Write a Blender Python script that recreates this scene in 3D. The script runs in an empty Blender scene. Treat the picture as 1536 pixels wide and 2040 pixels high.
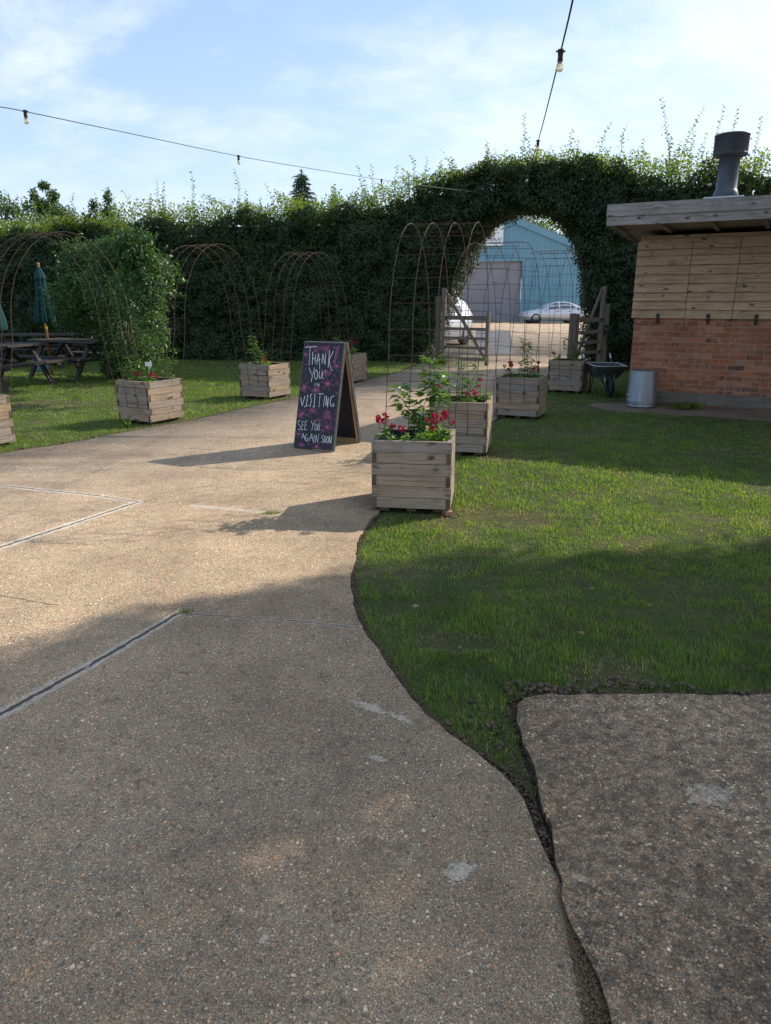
import bpy, math, random
import numpy as np
from mathutils import Vector, Matrix, geometry
R = math.radians
rnd = random.Random(7)
scn = bpy.context.scene

# ------------------------------------------------------------------ camera
cam_d = bpy.data.cameras.new("camera")
cam = bpy.data.objects.new("camera", cam_d)
scn.collection.objects.link(cam)
cam.location = (0, 0, 1.5)
cam.rotation_euler = (R(90 - 16.2), 0, 0)
cam_d.sensor_fit = 'VERTICAL'
cam_d.sensor_height = 24
cam_d.lens = 1450 / 2040 * 24
cam_d.clip_start = 0.05
cam_d.clip_end = 3000
scn.camera = cam

# ------------------------------------------------------------------ sun and sky
SUN_EL = 32.0
SUN_AZ = 57.8          # clockwise from +Y
sd = Vector((math.sin(R(SUN_AZ)) * math.cos(R(SUN_EL)), math.cos(R(SUN_AZ)) * math.cos(R(SUN_EL)), math.sin(R(SUN_EL))))
sun_d = bpy.data.lights.new("sun", 'SUN')
sun_d.energy = 3.8
sun_d.angle = R(0.6)
sun_d.color = (1.0, 0.90, 0.76)
sun = bpy.data.objects.new("sun", sun_d)
scn.collection.objects.link(sun)
sun.rotation_euler = sd.to_track_quat('Z', 'Y').to_euler()
sun.location = (20, 12, 20)

world = bpy.data.worlds.new("World")
scn.world = world
world.use_nodes = True

scn.view_settings.view_transform = 'Standard'
scn.view_settings.look = 'None'
scn.view_settings.exposure = 0.60
scn.view_settings.gamma = 1.0
scn.cycles.max_bounces = 7
scn.cycles.transparent_max_bounces = 8
scn.cycles.caustics_reflective = False
scn.cycles.caustics_refractive = False


class NB:
    """small helper for writing node trees"""
    def __init__(s, tree):
        s.t = tree; s.N = tree.nodes; s.L = tree.links

    def n(s, typ, ins=None, **props):
        nd = s.N.new(typ)
        for k, v in props.items():
            setattr(nd, k, v)
        for k, v in (ins or {}).items():
            sk = nd.inputs[k]
            if isinstance(v, bpy.types.NodeSocket):
                s.L.new(v, sk)
            else:
                sk.default_value = v
        return nd

    def m(s, op, a, b=0.0, c=None, clamp=False):
        nd = s.N.new('ShaderNodeMath'); nd.operation = op; nd.use_clamp = clamp
        for i, v in enumerate((a, b, c)):
            if v is None: continue
            if isinstance(v, bpy.types.NodeSocket): s.L.new(v, nd.inputs[i])
            else: nd.inputs[i].default_value = v
        return nd.outputs[0]

    def vm(s, op, a, b=None):
        nd = s.N.new('ShaderNodeVectorMath'); nd.operation = op
        for i, v in enumerate((a, b)):
            if v is None: continue
            if isinstance(v, bpy.types.NodeSocket): s.L.new(v, nd.inputs[i])
            else: nd.inputs[i].default_value = v
        return nd.outputs['Value' if op in ('LENGTH', 'DOT_PRODUCT', 'DISTANCE') else 'Vector']

    def mix(s, f, a, b, mode='MIX'):
        nd = s.N.new('ShaderNodeMix'); nd.data_type = 'RGBA'; nd.blend_type = mode
        for i, v in ((0, f), (6, a), (7, b)):
            if isinstance(v, bpy.types.NodeSocket): s.L.new(v, nd.inputs[i])
            else: nd.inputs[i].default_value = (v if i == 0 else (tuple(v) + (1,))[:4])
        return nd.outputs[2]

    def ramp(s, f, stops, interp='LINEAR'):
        nd = s.N.new('ShaderNodeValToRGB'); nd.color_ramp.interpolation = interp
        e = nd.color_ramp.elements
        while len(e) < len(stops): e.new(0.5)
        for i, (p, c) in enumerate(stops):
            e[i].position = p
            e[i].color = (c, c, c, 1) if isinstance(c, (int, float)) else tuple(c) + (1,)
        s.L.new(f, nd.inputs[0])
        return nd.outputs[0]

    def noise(s, vec, scale, detail=3.0, rough=0.5, dist=0.0, out=0, dim='3D'):
        nd = s.n('ShaderNodeTexNoise', {'Scale': scale, 'Detail': detail, 'Roughness': rough, 'Distortion': dist}, noise_dimensions=dim)
        if vec is not None: s.L.new(vec, nd.inputs['Vector'])
        return nd.outputs[out]

    def sstep(s, v, a, b):
        nd = s.N.new('ShaderNodeMapRange'); nd.interpolation_type = 'SMOOTHSTEP'
        s.L.new(v, nd.inputs[0]); nd.inputs[1].default_value = a; nd.inputs[2].default_value = b
        return nd.outputs[0]

    def bump(s, h, strength=0.5, dist=0.01, nrm=None):
        nd = s.n('ShaderNodeBump', {'Strength': strength, 'Distance': dist, 'Height': h})
        if nrm is not None: s.L.new(nrm, nd.inputs['Normal'])
        return nd.outputs[0]


SKX, SKY = 2.3, 0.7
# sky: Nishita with thin broken cloud laid over it on a plane high above
w = NB(world.node_tree); w.N.clear()
sky = w.n('ShaderNodeTexSky', sky_type='NISHITA', sun_disc=False, sun_elevation=R(SUN_EL), sun_rotation=R(SUN_AZ),
          altitude=50, air_density=1.0, dust_density=1.2, ozone_density=1.2)
tc = w.n('ShaderNodeTexCoord')
sep = w.n('ShaderNodeSeparateXYZ', {0: tc.outputs['Generated']})
zz = w.m('MAXIMUM', w.m('ADD', sep.outputs[2], 0.34), 0.05)
pl = w.n('ShaderNodeCombineXYZ', {0: w.m('DIVIDE', sep.outputs[0], zz), 1: w.m('DIVIDE', sep.outputs[1], zz), 2: 0.37})
mp = w.n('ShaderNodeMapping', {'Vector': pl.outputs[0], 'Rotation': (0, 0, R(-30)), 'Location': (SKX, SKY, 0), 'Scale': (1.0, 1.35, 1)})
n1 = w.noise(mp.outputs[0], 1.25, 8, 0.55, 0.25)
n2 = w.noise(mp.outputs[0], 6.5, 6, 0.62, 0.3)
dens = w.m('ADD', w.m('MULTIPLY', n1, 0.78), w.m('MULTIPLY', n2, 0.22))
sidex = w.m('MULTIPLY', sep.outputs[0], 0.14)
low = w.m('MULTIPLY', w.m('SUBTRACT', 0.34, sep.outputs[2], clamp=True), 0.30)
dens = w.m('ADD', w.m('ADD', dens, sidex), low)
cl = w.sstep(dens, 0.44, 0.64)
cl = w.m('MULTIPLY', cl, 0.85)
sund = w.vm('DOT_PRODUCT', tc.outputs['Generated'], tuple(sd))
glow = w.m('POWER', w.m('MAXIMUM', sund, 0.0), 4.0)
cb = w.mix(glow, (6.2, 6.9, 8.1), (6.9, 7.5, 8.4))
veil = w.mix(0.35, sky.outputs[0], (3.7, 5.6, 8.8))
hz = w.m('POWER', w.m('SUBTRACT', 1.0, w.m('ABSOLUTE', sep.outputs[2]), clamp=True), 5.0)
veil = w.mix(w.m('MULTIPLY', hz, 0.7), veil, (5.9, 7.0, 8.6))
skyc = w.mix(cl, veil, cb)
bg = w.n('ShaderNodeBackground', {'Color': skyc, 'Strength': 0.105})
ow = w.n('ShaderNodeOutputWorld', {0: bg.outputs[0]})

# ------------------------------------------------------------------ helpers
COL = scn.collection


def tag(o, label=None, cat=None, group=None, kind=None):
    if label: o['label'] = label
    if cat: o['category'] = cat
    if group: o['group'] = group
    if kind: o['kind'] = kind
    return o


def thing(name, label, cat, loc=(0, 0, 0), rz=0.0, group=None):
    o = bpy.data.objects.new(name, None)
    o.empty_display_size = 0.1
    COL.objects.link(o); o.location = loc; o.rotation_euler = (0, 0, rz)
    return tag(o, label, cat, group)


def newmat(name):
    m = bpy.data.materials.new(name); m.use_nodes = True
    nb = NB(m.node_tree); nb.N.clear()
    return m, nb


def finish(nb, color, rough=0.6, nrm=None, metal=0.0, spec=0.5, extra=None):
    p = nb.n('ShaderNodeBsdfPrincipled', {'Metallic': metal, 'Specular IOR Level': spec})
    for k, v in (('Base Color', color), ('Roughness', rough)):
        if isinstance(v, bpy.types.NodeSocket): nb.L.new(v, p.inputs[k])
        elif k == 'Base Color': p.inputs[k].default_value = (tuple(v) + (1,))[:4]
        else: p.inputs[k].default_value = v
    if nrm is not None: nb.L.new(nrm, p.inputs['Normal'])
    for k, v in (extra or {}).items(): p.inputs[k].default_value = v
    nb.n('ShaderNodeOutputMaterial', {0: p.outputs[0]})
    return p


def mesh_np(name, V, F, mat=None, parent=None, attrs=None, smooth=False, sizes=None):
    """fast mesh from arrays; F is (m,k) or flat with sizes"""
    me = bpy.data.meshes.new(name)
    V = np.asarray(V, dtype=np.float32); me.vertices.add(len(V)); me.vertices.foreach_set('co', V.ravel())
    F = np.asarray(F, dtype=np.int32)
    if sizes is None:
        m, k = F.shape; sizes = np.full(m, k, dtype=np.int32)
    else:
        m = len(sizes)
    flat = F.ravel()
    me.loops.add(len(flat)); me.loops.foreach_set('vertex_index', flat)
    me.polygons.add(m)
    st = np.concatenate([[0], np.cumsum(sizes)[:-1]]).astype(np.int32)
    me.polygons.foreach_set('loop_start', st)
    try: me.polygons.foreach_set('loop_total', np.asarray(sizes, dtype=np.int32))
    except Exception: pass
    me.update(calc_edges=True)
    for k_, v_ in (attrs or {}).items():
        a = me.attributes.new(k_, 'FLOAT', 'POINT'); a.data.foreach_set('value', np.asarray(v_, dtype=np.float32))
    if smooth: me.polygons.foreach_set('use_smooth', np.ones(m, dtype=bool))
    if mat: me.materials.append(mat)
    o = bpy.data.objects.new(name, me); COL.objects.link(o)
    if parent: o.parent = parent
    return o


class MB:
    """collects boxes, tubes, lathes; build() links ONE mesh object"""
    def __init__(s): s.v = []; s.f = []; s.uv = []; s.r = []; s.sm = []

    def face(s, pts, uv=None, r=0.0, sm=False):
        b = len(s.v); s.v += [tuple(p) for p in pts]
        s.f.append(list(range(b, b + len(pts)))); s.uv.append(uv or [(0, 0)] * len(pts)); s.r.append(r); s.sm.append(sm)

    def box(s, c, d, M=None, r=None, grain=0, jit=0.0):
        """centre, size, optional Matrix; grain axis gives U"""
        r = rnd.random() if r is None else r
        h = [x / 2 for x in d]
        P = [Vector((sx * h[0], sy * h[1], sz * h[2])) for sx in (-1, 1) for sy in (-1, 1) for sz in (-1, 1)]
        if jit: P = [p + Vector((rnd.uniform(-jit, jit), rnd.uniform(-jit, jit), rnd.uniform(-jit, jit))) for p in P]
        c = Vector(c)
        ou, ov = rnd.uniform(0, 50), rnd.uniform(0, 50)
        for ids, ax in (((0, 1, 3, 2), 0), ((4, 6, 7, 5), 0), ((0, 4, 5, 1), 1), ((2, 3, 7, 6), 1), ((0, 2, 6, 4), 2), ((1, 5, 7, 3), 2)):
            rest = [a for a in (0, 1, 2) if a != ax]
            if grain in rest: ua = grain; va = [a for a in rest if a != grain][0]
            else: ua, va = rest
            uv = [(P[i][ua] * (0.35 if grain == ax else 1) + ou, P[i][va] + ov + ax * 3.3) for i in ids]
            pts = [P[i] + c for i in ids]
            if M is not None: pts = [M @ p for p in pts]
            s.face(pts, uv, r)

    def bar(s, a, b, wd, th, r=None, up=(0, 0, 1)):
        """box from a to b, width along 'side', thickness along up-ish"""
        a = Vector(a); b = Vector(b); x = (b - a); L = x.length; x.normalize()
        y = Vector(up).cross(x)
        if y.length < 1e-4: y = Vector((0, 1, 0)).cross(x)
        y.normalize(); z = x.cross(y)
        M = Matrix((x, y, z)).transposed().to_4x4(); M.translation = (a + b) / 2
        s.box((0, 0, 0), (L, wd, th), M, r, 0)

    def tube(s, pts, rad, sides=6, r=0.0, caps=True):
        pts = [Vector(p) for p in pts]; n = len(pts)
        rads = rad if isinstance(rad, (list, tuple)) else [rad] * n
        rings = []; pu = None; L = 0
        for i, p in enumerate(pts):
            t = (pts[min(i + 1, n - 1)] - pts[max(i - 1, 0)])
            t = t.normalized() if t.length > 1e-9 else Vector((0, 0, 1))
            u = t.orthogonal().normalized() if pu is None else (pu - t * pu.dot(t)).normalized()
            pu = u; v = t.cross(u)
            rings.append([p + (u * math.cos(2 * math.pi * k / sides) + v * math.sin(2 * math.pi * k / sides)) * rads[i] for k in range(sides)])
        b = len(s.v)
        for rg in rings: s.v += [tuple(q) for q in rg]
        for i in range(n - 1):
            l2 = L + (pts[i + 1] - pts[i]).length
            for k in range(sides):
                k2 = (k + 1) % sides
                s.f.append([b + i * sides + k, b + i * sides + k2, b + (i + 1) * sides + k2, b + (i + 1) * sides + k])
                s.uv.append([(L, k / sides), (L, (k + 1) / sides), (l2, (k + 1) / sides), (l2, k / sides)]); s.r.append(r); s.sm.append(True)
            L = l2
        if caps:
            s.f.append([b + k for k in range(sides)][::-1]); s.uv.append([(0, 0)] * sides); s.r.append(r); s.sm.append(False)
            s.f.append([b + (n - 1) * sides + k for k in range(sides)]); s.uv.append([(0, 0)] * sides); s.r.append(r); s.sm.append(False)

    def lathe(s, prof, c=(0, 0, 0), sides=24, M=None, r=0.0, close=False, sm=True):
        c = Vector(c); b = len(s.v); n = len(prof)
        for (rr, z) in prof:
            for k in range(sides):
                a = 2 * math.pi * k / sides
                p = Vector((rr * math.cos(a), rr * math.sin(a), z)) + c
                s.v.append(tuple(M @ p if M is not None else p))
        for i in range(n - 1):
            for k in range(sides):
                k2 = (k + 1) % sides
                s.f.append([b + i * sides + k, b + i * sides + k2, b + (i + 1) * sides + k2, b + (i + 1) * sides + k])
                s.uv.append([(k / sides, prof[i][1]), ((k + 1) / sides, prof[i][1]), ((k + 1) / sides, prof[i + 1][1]), (k / sides, prof[i + 1][1])])
                s.r.append(r); s.sm.append(sm)
        if close:
            for i, rev in ((0, True), (n - 1, False)):
                ids = [b + i * sides + k for k in range(sides)]
                s.f.append(ids[::-1] if rev else ids); s.uv.append([(0, 0)] * sides); s.r.append(r); s.sm.append(False)

    def build(s, name, mat, parent=None, bevel=0.0):
        me = bpy.data.meshes.new(name); me.from_pydata(s.v, [], s.f)
        uvl = me.uv_layers.new(name='UVMap')
        uvl.data.foreach_set('uv', np.array([c for fu in s.uv for c in fu], dtype=np.float32).ravel())
        a = me.attributes.new('rnd', 'FLOAT', 'FACE'); a.data.foreach_set('value', np.array(s.r, dtype=np.float32))
        me.polygons.foreach_set('use_smooth', np.array(s.sm, dtype=bool))
        me.materials.append(mat); me.update()
        o = bpy.data.objects.new(name, me); COL.objects.link(o)
        if parent: o.parent = parent
        if bevel:
            bm_ = o.modifiers.new('bevel', 'BEVEL'); bm_.width = bevel; bm_.segments = 1; bm_.limit_method = 'ANGLE'
            # weld the separate box faces first so that the bevel has shared edges
            import bmesh
            bb = bmesh.new(); bb.from_mesh(me); bmesh.ops.remove_doubles(bb, verts=bb.verts, dist=1e-5); bb.to_mesh(me); bb.free()
        return o


def vnoise(x, y, scale, seed=0):
    """smooth lattice noise 0..1, numpy arrays"""
    x = np.asarray(x) / scale + 1000; y = np.asarray(y) / scale + 1000
    xi = np.floor(x).astype(np.int64); yi = np.floor(y).astype(np.int64); fx = x - xi; fy = y - yi
    fx = fx * fx * (3 - 2 * fx); fy = fy * fy * (3 - 2 * fy)

    def h(a, b):
        q = (a * 374761393 + b * 668265263 + seed * 2147483647 + 12345) & 0xffffffff
        q = ((q ^ (q >> 13)) * 1274126177) & 0xffffffff
        return ((q ^ (q >> 16)) & 0xffff) / 65535.0
    return (h(xi, yi) * (1 - fx) + h(xi + 1, yi) * fx) * (1 - fy) + (h(xi, yi + 1) * (1 - fx) + h(xi + 1, yi + 1) * fx) * fy


def inpoly(x, y, poly):
    ins = np.zeros(len(x), dtype=bool); n = len(poly); j = n - 1
    for i in range(n):
        xi, yi = poly[i]; xj, yj = poly[j]
        if yi != yj:
            c = ((yi > y) != (yj > y)) & (x < (xj - xi) * (y - yi) / (yj - yi) + xi)
            ins ^= c
        j = i
    return ins


def polydist(x, y, poly, closed=True):
    d = np.full(len(x), 1e9); n = len(poly)
    for i in range(n if closed else n - 1):
        ax, ay = poly[i]; bx, by = poly[(i + 1) % n]
        dx, dy = bx - ax, by - ay; L = dx * dx + dy * dy + 1e-12
        t = np.clip(((x - ax) * dx + (y - ay) * dy) / L, 0, 1)
        d = np.minimum(d, np.hypot(x - ax - t * dx, y - ay - t * dy))
    return d


def unit(a): return a / (np.linalg.norm(a, axis=1, keepdims=True) + 1e-9)


NPR = np.random.default_rng(11)


def leaves(name, P, size, axis, mat, parent=None, nrm=None, wide=0.5, rv=None, fold=0.25):
    """each leaf: a folded four-cornered blade, base at P, growing along axis"""
    N = len(P); P = np.asarray(P, float)
    size = np.broadcast_to(np.asarray(size, float), (N,))[:, None]
    ax = unit(np.asarray(axis, float))
    if nrm is None: nrm = NPR.normal(size=(N, 3))
    nn = np.asarray(nrm, float)
    side = unit(np.cross(ax, nn)); up = np.cross(side, ax)
    b = P; tip = P + ax * size
    mid = P + ax * size * 0.45
    l = mid + side * size * wide * 0.5 + up * size * fold * 0.4
    r_ = mid - side * size * wide * 0.5 + up * size * fold * 0.4
    V = np.stack([b, l, tip, r_], axis=1).reshape(-1, 3)
    i = np.arange(N)[:, None] * 4
    F = np.concatenate([i + np.array([[0, 1, 2]]), i + np.array([[0, 2, 3]])], axis=1).reshape(-1, 3)
    rv = NPR.random(N) if rv is None else rv
    return mesh_np(name, V, F, mat, parent, {'rnd': np.repeat(rv, 4)})


# ------------------------------------------------------------------ materials
def leaf_mat(name, cols, trans=0.4, rough=0.45, tcol=None, spec=0.5):
    m, nb = newmat(name)
    at = nb.n('ShaderNodeAttribute', attribute_name='rnd')
    n = len(cols)
    c = nb.ramp(at.outputs['Fac'], [(i / (n - 1), cc) for i, cc in enumerate(cols)])
    geo = nb.n('ShaderNodeNewGeometry')
    big = nb.noise(geo.outputs['Position'], 1.7, 3, 0.6)
    c = nb.mix(nb.sstep(big, 0.35, 0.7), c, nb.mix(1.0, c, (1.35, 1.18, 0.9), 'MULTIPLY'))
    p = nb.n('ShaderNodeBsdfPrincipled', {'Base Color': c, 'Roughness': rough, 'Specular IOR Level': spec})
    t = nb.n('ShaderNodeBsdfTranslucent', {'Color': nb.mix(1.0, c, tcol or (1.7, 1.9, 0.7), 'MULTIPLY')})
    mx = nb.n('ShaderNodeMixShader', {0: trans, 1: p.outputs[0], 2: t.outputs[0]})
    nb.n('ShaderNodeOutputMaterial', {0: mx.outputs[0]})
    return m


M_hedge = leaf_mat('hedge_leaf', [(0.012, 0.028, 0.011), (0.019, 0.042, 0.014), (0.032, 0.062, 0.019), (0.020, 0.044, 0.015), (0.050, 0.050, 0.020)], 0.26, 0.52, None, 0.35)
M_shoot = leaf_mat('young_leaf', [(0.06, 0.11, 0.02), (0.11, 0.17, 0.03), (0.17, 0.21, 0.035), (0.10, 0.15, 0.03)], 0.45, 0.45)
M_shrub = leaf_mat('climber_leaf', [(0.022, 0.058, 0.02), (0.035, 0.085, 0.025), (0.06, 0.125, 0.038), (0.03, 0.075, 0.022)], 0.33, 0.36)
M_plant = leaf_mat('glossy_young_leaf', [(0.05, 0.115, 0.03), (0.075, 0.16, 0.04), (0.12, 0.21, 0.06)], 0.4, 0.35)
M_gleaf = leaf_mat('geranium_leaf', [(0.08, 0.17, 0.03), (0.12, 0.24, 0.04), (0.18, 0.30, 0.05)], 0.4, 0.5)
M_petal = leaf_mat('geranium_petal', [(0.22, 0.006, 0.03), (0.36, 0.010, 0.05), (0.50, 0.03, 0.10)], 0.3, 0.6, (1.1, 0.6, 0.8), 0.2)
M_tree = leaf_mat('tree_leaf', [(0.03, 0.07, 0.02), (0.05, 0.10, 0.025), (0.08, 0.13, 0.035)], 0.35, 0.5)
M_treeb = leaf_mat('pale_tree_leaf', [(0.07, 0.11, 0.03), (0.10, 0.15, 0.04), (0.14, 0.18, 0.05)], 0.35, 0.5)
M_conif = leaf_mat('conifer_needle', [(0.02, 0.05, 0.025), (0.035, 0.075, 0.035), (0.05, 0.09, 0.045)], 0.2, 0.6)
M_fallen = leaf_mat('fallen_leaf', [(0.20, 0.12, 0.05), (0.30, 0.22, 0.10), (0.15, 0.09, 0.05)], 0.2, 0.6, (1, 1, 1))


def simple(name, col, rough=0.6, metal=0.0, nscale=0, namt=0.15, bump=0.0, spec=0.5, bscale=None):
    m, nb = newmat(name)
    geo = nb.n('ShaderNodeTexCoord')
    c = col; nrm = None
    if nscale:
        f = nb.noise(geo.outputs['Object'], nscale, 5, 0.6)
        lo = tuple(x * (1 - namt) for x in col); hi = tuple(min(1, x * (1 + namt)) for x in col)
        c = nb.ramp(f, [(0.3, lo), (0.7, hi)])
        if bump: nrm = nb.bump(nb.noise(geo.outputs['Object'], bscale or nscale * 3, 4, 0.6), bump, 0.01)
    finish(nb, c, rough, nrm, metal, spec)
    return m


def wood_mat(name, cols, rough=0.75, knots=0.5, green=0.0, band=38.0, dark=(0.06, 0.045, 0.035)):
    """board wood: U runs along the grain in metres; colour differs per board"""
    m, nb = newmat(name)
    uv = nb.n('ShaderNodeUVMap', uv_map='UVMap')
    at = nb.n('ShaderNodeAttribute', attribute_name='rnd')
    mp = nb.n('ShaderNodeMapping', {'Vector': uv.outputs[0], 'Scale': (1.6, band, 1)})
    warp = nb.noise(uv.outputs[0], 5.0, 2, 0.5, out=1)
    wv = nb.vm('ADD', mp.outputs[0], nb.vm('MULTIPLY', warp, (0.6, 1.6, 0)))
    g = nb.noise(wv, 1.6, 6, 0.65, 0.3)
    fine = nb.noise(nb.n('ShaderNodeMapping', {'Vector': uv.outputs[0], 'Scale': (6, 260, 1)}).outputs[0], 1.0, 3, 0.6)
    n = len(cols)
    base = nb.ramp(at.outputs['Fac'], [(i / (n - 1), cc) for i, cc in enumerate(cols)])
    c = nb.mix(nb.sstep(g, 0.35, 0.75), base, nb.mix(1.0, base, (0.48, 0.45, 0.42), 'MULTIPLY'))
    c = nb.mix(nb.m('MULTIPLY', nb.sstep(fine, 0.55, 0.8), 0.5), c, nb.mix(1.0, base, (0.5, 0.48, 0.46), 'MULTIPLY'))
    # knots
    vk = nb.n('ShaderNodeTexVoronoi', {'Vector': nb.vm('ADD', nb.n('ShaderNodeMapping', {'Vector': uv.outputs[0], 'Scale': (5.5, 11, 1)}).outputs[0], nb.vm('MULTIPLY', warp, (0.5, 0.5, 0))), 'Scale': 1.0})
    kd = vk.outputs['Distance']
    ksel = nb.m('GREATER_THAN', nb.n('ShaderNodeSeparateColor', {0: vk.outputs['Color']}).outputs[0], 1 - knots)
    k = nb.m('MULTIPLY', nb.m('SUBTRACT', 1.0, nb.sstep(kd, 0.10, 0.27)), ksel)
    c = nb.mix(nb.m('MULTIPLY', k, 0.92), c, dark)
    # weather stains
    st = nb.noise(uv.outputs[0], 3.5, 5, 0.65)
    c = nb.mix(nb.m('MULTIPLY', nb.sstep(st, 0.46, 0.70), 0.6), c, nb.mix(1.0, base, (0.5, 0.5, 0.48), 'MULTIPLY'))
    if green:
        gn = nb.noise(nb.n('ShaderNodeMapping', {'Vector': uv.outputs[0], 'Scale': (12, 5, 1)}).outputs[0], 1.0, 4, 0.6)
        c = nb.mix(nb.m('MULTIPLY', nb.sstep(gn, 0.5, 0.75), green), c, (0.10, 0.115, 0.05))
    h = nb.m('ADD', nb.m('MULTIPLY', g, 0.6), nb.m('MULTIPLY', fine, 0.4))
    nrm = nb.bump(h, 0.35, 0.004)
    finish(nb, c, rough, nrm, 0, 0.3)
    return m


M_planter = wood_mat('weathered_softwood', [(0.38, 0.305, 0.24), (0.33, 0.285, 0.245), (0.43, 0.31, 0.205), (0.31, 0.28, 0.25), (0.41, 0.305, 0.21)], 0.8, 0.65, 0.25)
M_endgrain = wood_mat('board_end_grain', [(0.10, 0.085, 0.05), (0.15, 0.12, 0.07), (0.12, 0.10, 0.06)], 0.85, 0.0, 0.35)
M_clad = wood_mat('larch_cladding', [(0.58, 0.405, 0.245), (0.52, 0.365, 0.22), (0.62, 0.43, 0.255), (0.55, 0.39, 0.245)], 0.7, 0.60, 0.0, 30.0)
M_fascia = wood_mat('grey_fascia_board', [(0.40, 0.365, 0.335), (0.44, 0.40, 0.37)], 0.75, 0.55, 0.0, 24.0)
M_gate = wood_mat('old_oak_rail', [(0.21, 0.18, 0.145), (0.18, 0.155, 0.13), (0.23, 0.195, 0.155)], 0.85, 0.2, 0.12)
M_table = wood_mat('grey_table_plank', [(0.050, 0.046, 0.045), (0.070, 0.063, 0.060), (0.042, 0.036, 0.034)], 0.75, 0.2)
M_batten = wood_mat('raw_pine_batten', [(0.50, 0.32, 0.16), (0.52, 0.34, 0.18)], 0.65, 0.2)
M_pole = wood_mat('parasol_pole_wood', [(0.45, 0.20, 0.06), (0.45, 0.22, 0.07)], 0.5, 0.0)
M_bark = simple('bark', (0.09, 0.07, 0.05), 0.9, 0, 9, 0.4, 0.6)
M_twig = simple('green_stem', (0.10, 0.11, 0.04), 0.7, 0, 20, 0.2)
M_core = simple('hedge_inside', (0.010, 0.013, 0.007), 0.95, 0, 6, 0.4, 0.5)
M_liner = simple('black_liner', (0.012, 0.012, 0.014), 0.4, 0, 20, 0.3, 0.3)
M_compost = simple('compost', (0.03, 0.022, 0.016), 0.95, 0, 60, 0.6, 1.0)
M_rust = simple('rusty_bar', (0.085, 0.05, 0.038), 0.85, 0.1, 30, 0.45, 0.3)
M_screw = simple('dark_screw', (0.03, 0.03, 0.03), 0.5, 0.6)
M_black = simple('black_iron', (0.02, 0.02, 0.022), 0.5, 0.4, 30, 0.3)
M_flue = simple('grey_painted_steel', (0.075, 0.085, 0.10), 0.42, 0.3, 3, 0.12, 0.1)
M_felt = simple('roof_felt', (0.10, 0.10, 0.105), 0.9, 0, 20, 0.2, 0.4)
M_white = simple('white_board', (0.78, 0.80, 0.82), 0.5, 0, 2, 0.04)
M_ink = simple('grey_lettering', (0.13, 0.14, 0.17), 0.6)
M_rubber = simple('tyre_rubber', (0.02, 0.02, 0.021), 0.8, 0, 40, 0.2)
M_rim = simple('alloy_rim', (0.5, 0.5, 0.52), 0.3, 0.8)
M_glass = simple('car_window', (0.06, 0.085, 0.10), 0.06, 0.0, 0, 0, 0, 0.9)
M_silver = simple('silver_car_paint', (0.50, 0.53, 0.58), 0.25, 0.45, 2, 0.03)
M_suv = simple('pale_silver_paint', (0.50, 0.51, 0.54), 0.3, 0.4, 2, 0.03)
M_lamp = simple('headlamp_glass', (0.55, 0.58, 0.62), 0.12, 0.2)
M_ptrim = simple('dark_plastic', (0.03, 0.03, 0.033), 0.6)
M_barrow = simple('green_grey_tray', (0.07, 0.095, 0.095), 0.4, 0.3, 8, 0.25, 0.1)
M_grip = simple('galvanised_tube', (0.50, 0.52, 0.54), 0.4, 0.7, 20, 0.15)
M_chalkw = simple('white_chalk_pen', (0.62, 0.68, 0.72), 0.8, 0, 120, 0.12)
M_chalkp = simple('pink_chalk_pen', (0.66, 0.17, 0.42), 0.8, 0, 120, 0.35)
M_board = simple('black_chalkboard', (0.012, 0.013, 0.019), 0.62, 0, 9, 0.35, 0.0)
M_edge = simple('grey_black_frame', (0.055, 0.055, 0.06), 0.6, 0, 25, 0.3, 0.2)
M_cable = simple('black_rubber_cable', (0.012, 0.012, 0.013), 0.6)
M_wire = simple('steel_wire', (0.55, 0.56, 0.58), 0.35, 0.8)
M_brass = simple('bulb_cap', (0.45, 0.30, 0.15), 0.35, 0.8)
M_yellow = simple('yellow_band', (0.65, 0.50, 0.04), 0.6)
M_blue = simple('blue_plastic', (0.05, 0.16, 0.26), 0.5)
M_stone = simple('offcut_brick', (0.36, 0.17, 0.12), 0.85, 0, 30, 0.3, 0.5)
M_clod = simple('dug_soil', (0.15, 0.108, 0.072), 0.95, 0, 70, 0.6, 1.0)
M_deadstem = simple('dry_stem', (0.20, 0.15, 0.10), 0.9, 0, 60, 0.3)


def fabric_mat():
    m, nb = newmat('green_parasol_cloth')
    tcn = nb.n('ShaderNodeTexCoord')
    f = nb.noise(tcn.outputs['Object'], 7, 4, 0.6)
    c = nb.ramp(f, [(0.3, (0.009, 0.042, 0.046)), (0.7, (0.015, 0.065, 0.068))])
    wv = nb.noise(tcn.outputs['Object'], 400, 2, 0.5)
    finish(nb, c, 0.85, nb.bump(wv, 0.15, 0.001), 0, 0.2)
    return m


M_fabric = fabric_mat()


def bulb_mat():
    m, nb = newmat('amber_bulb_glass')
    g = nb.n('ShaderNodeBsdfGlass', {'Color': (1.0, 0.86, 0.66, 1), 'Roughness': 0.0, 'IOR': 1.3})
    t = nb.n('ShaderNodeBsdfTransparent', {'Color': (1.0, 0.85, 0.68, 1)})
    mx = nb.n('ShaderNodeMixShader', {0: 0.6, 1: g.outputs[0], 2: t.outputs[0]})
    nb.n('ShaderNodeOutputMaterial', {0: mx.outputs[0]})
    return m


M_bulb = bulb_mat()


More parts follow.
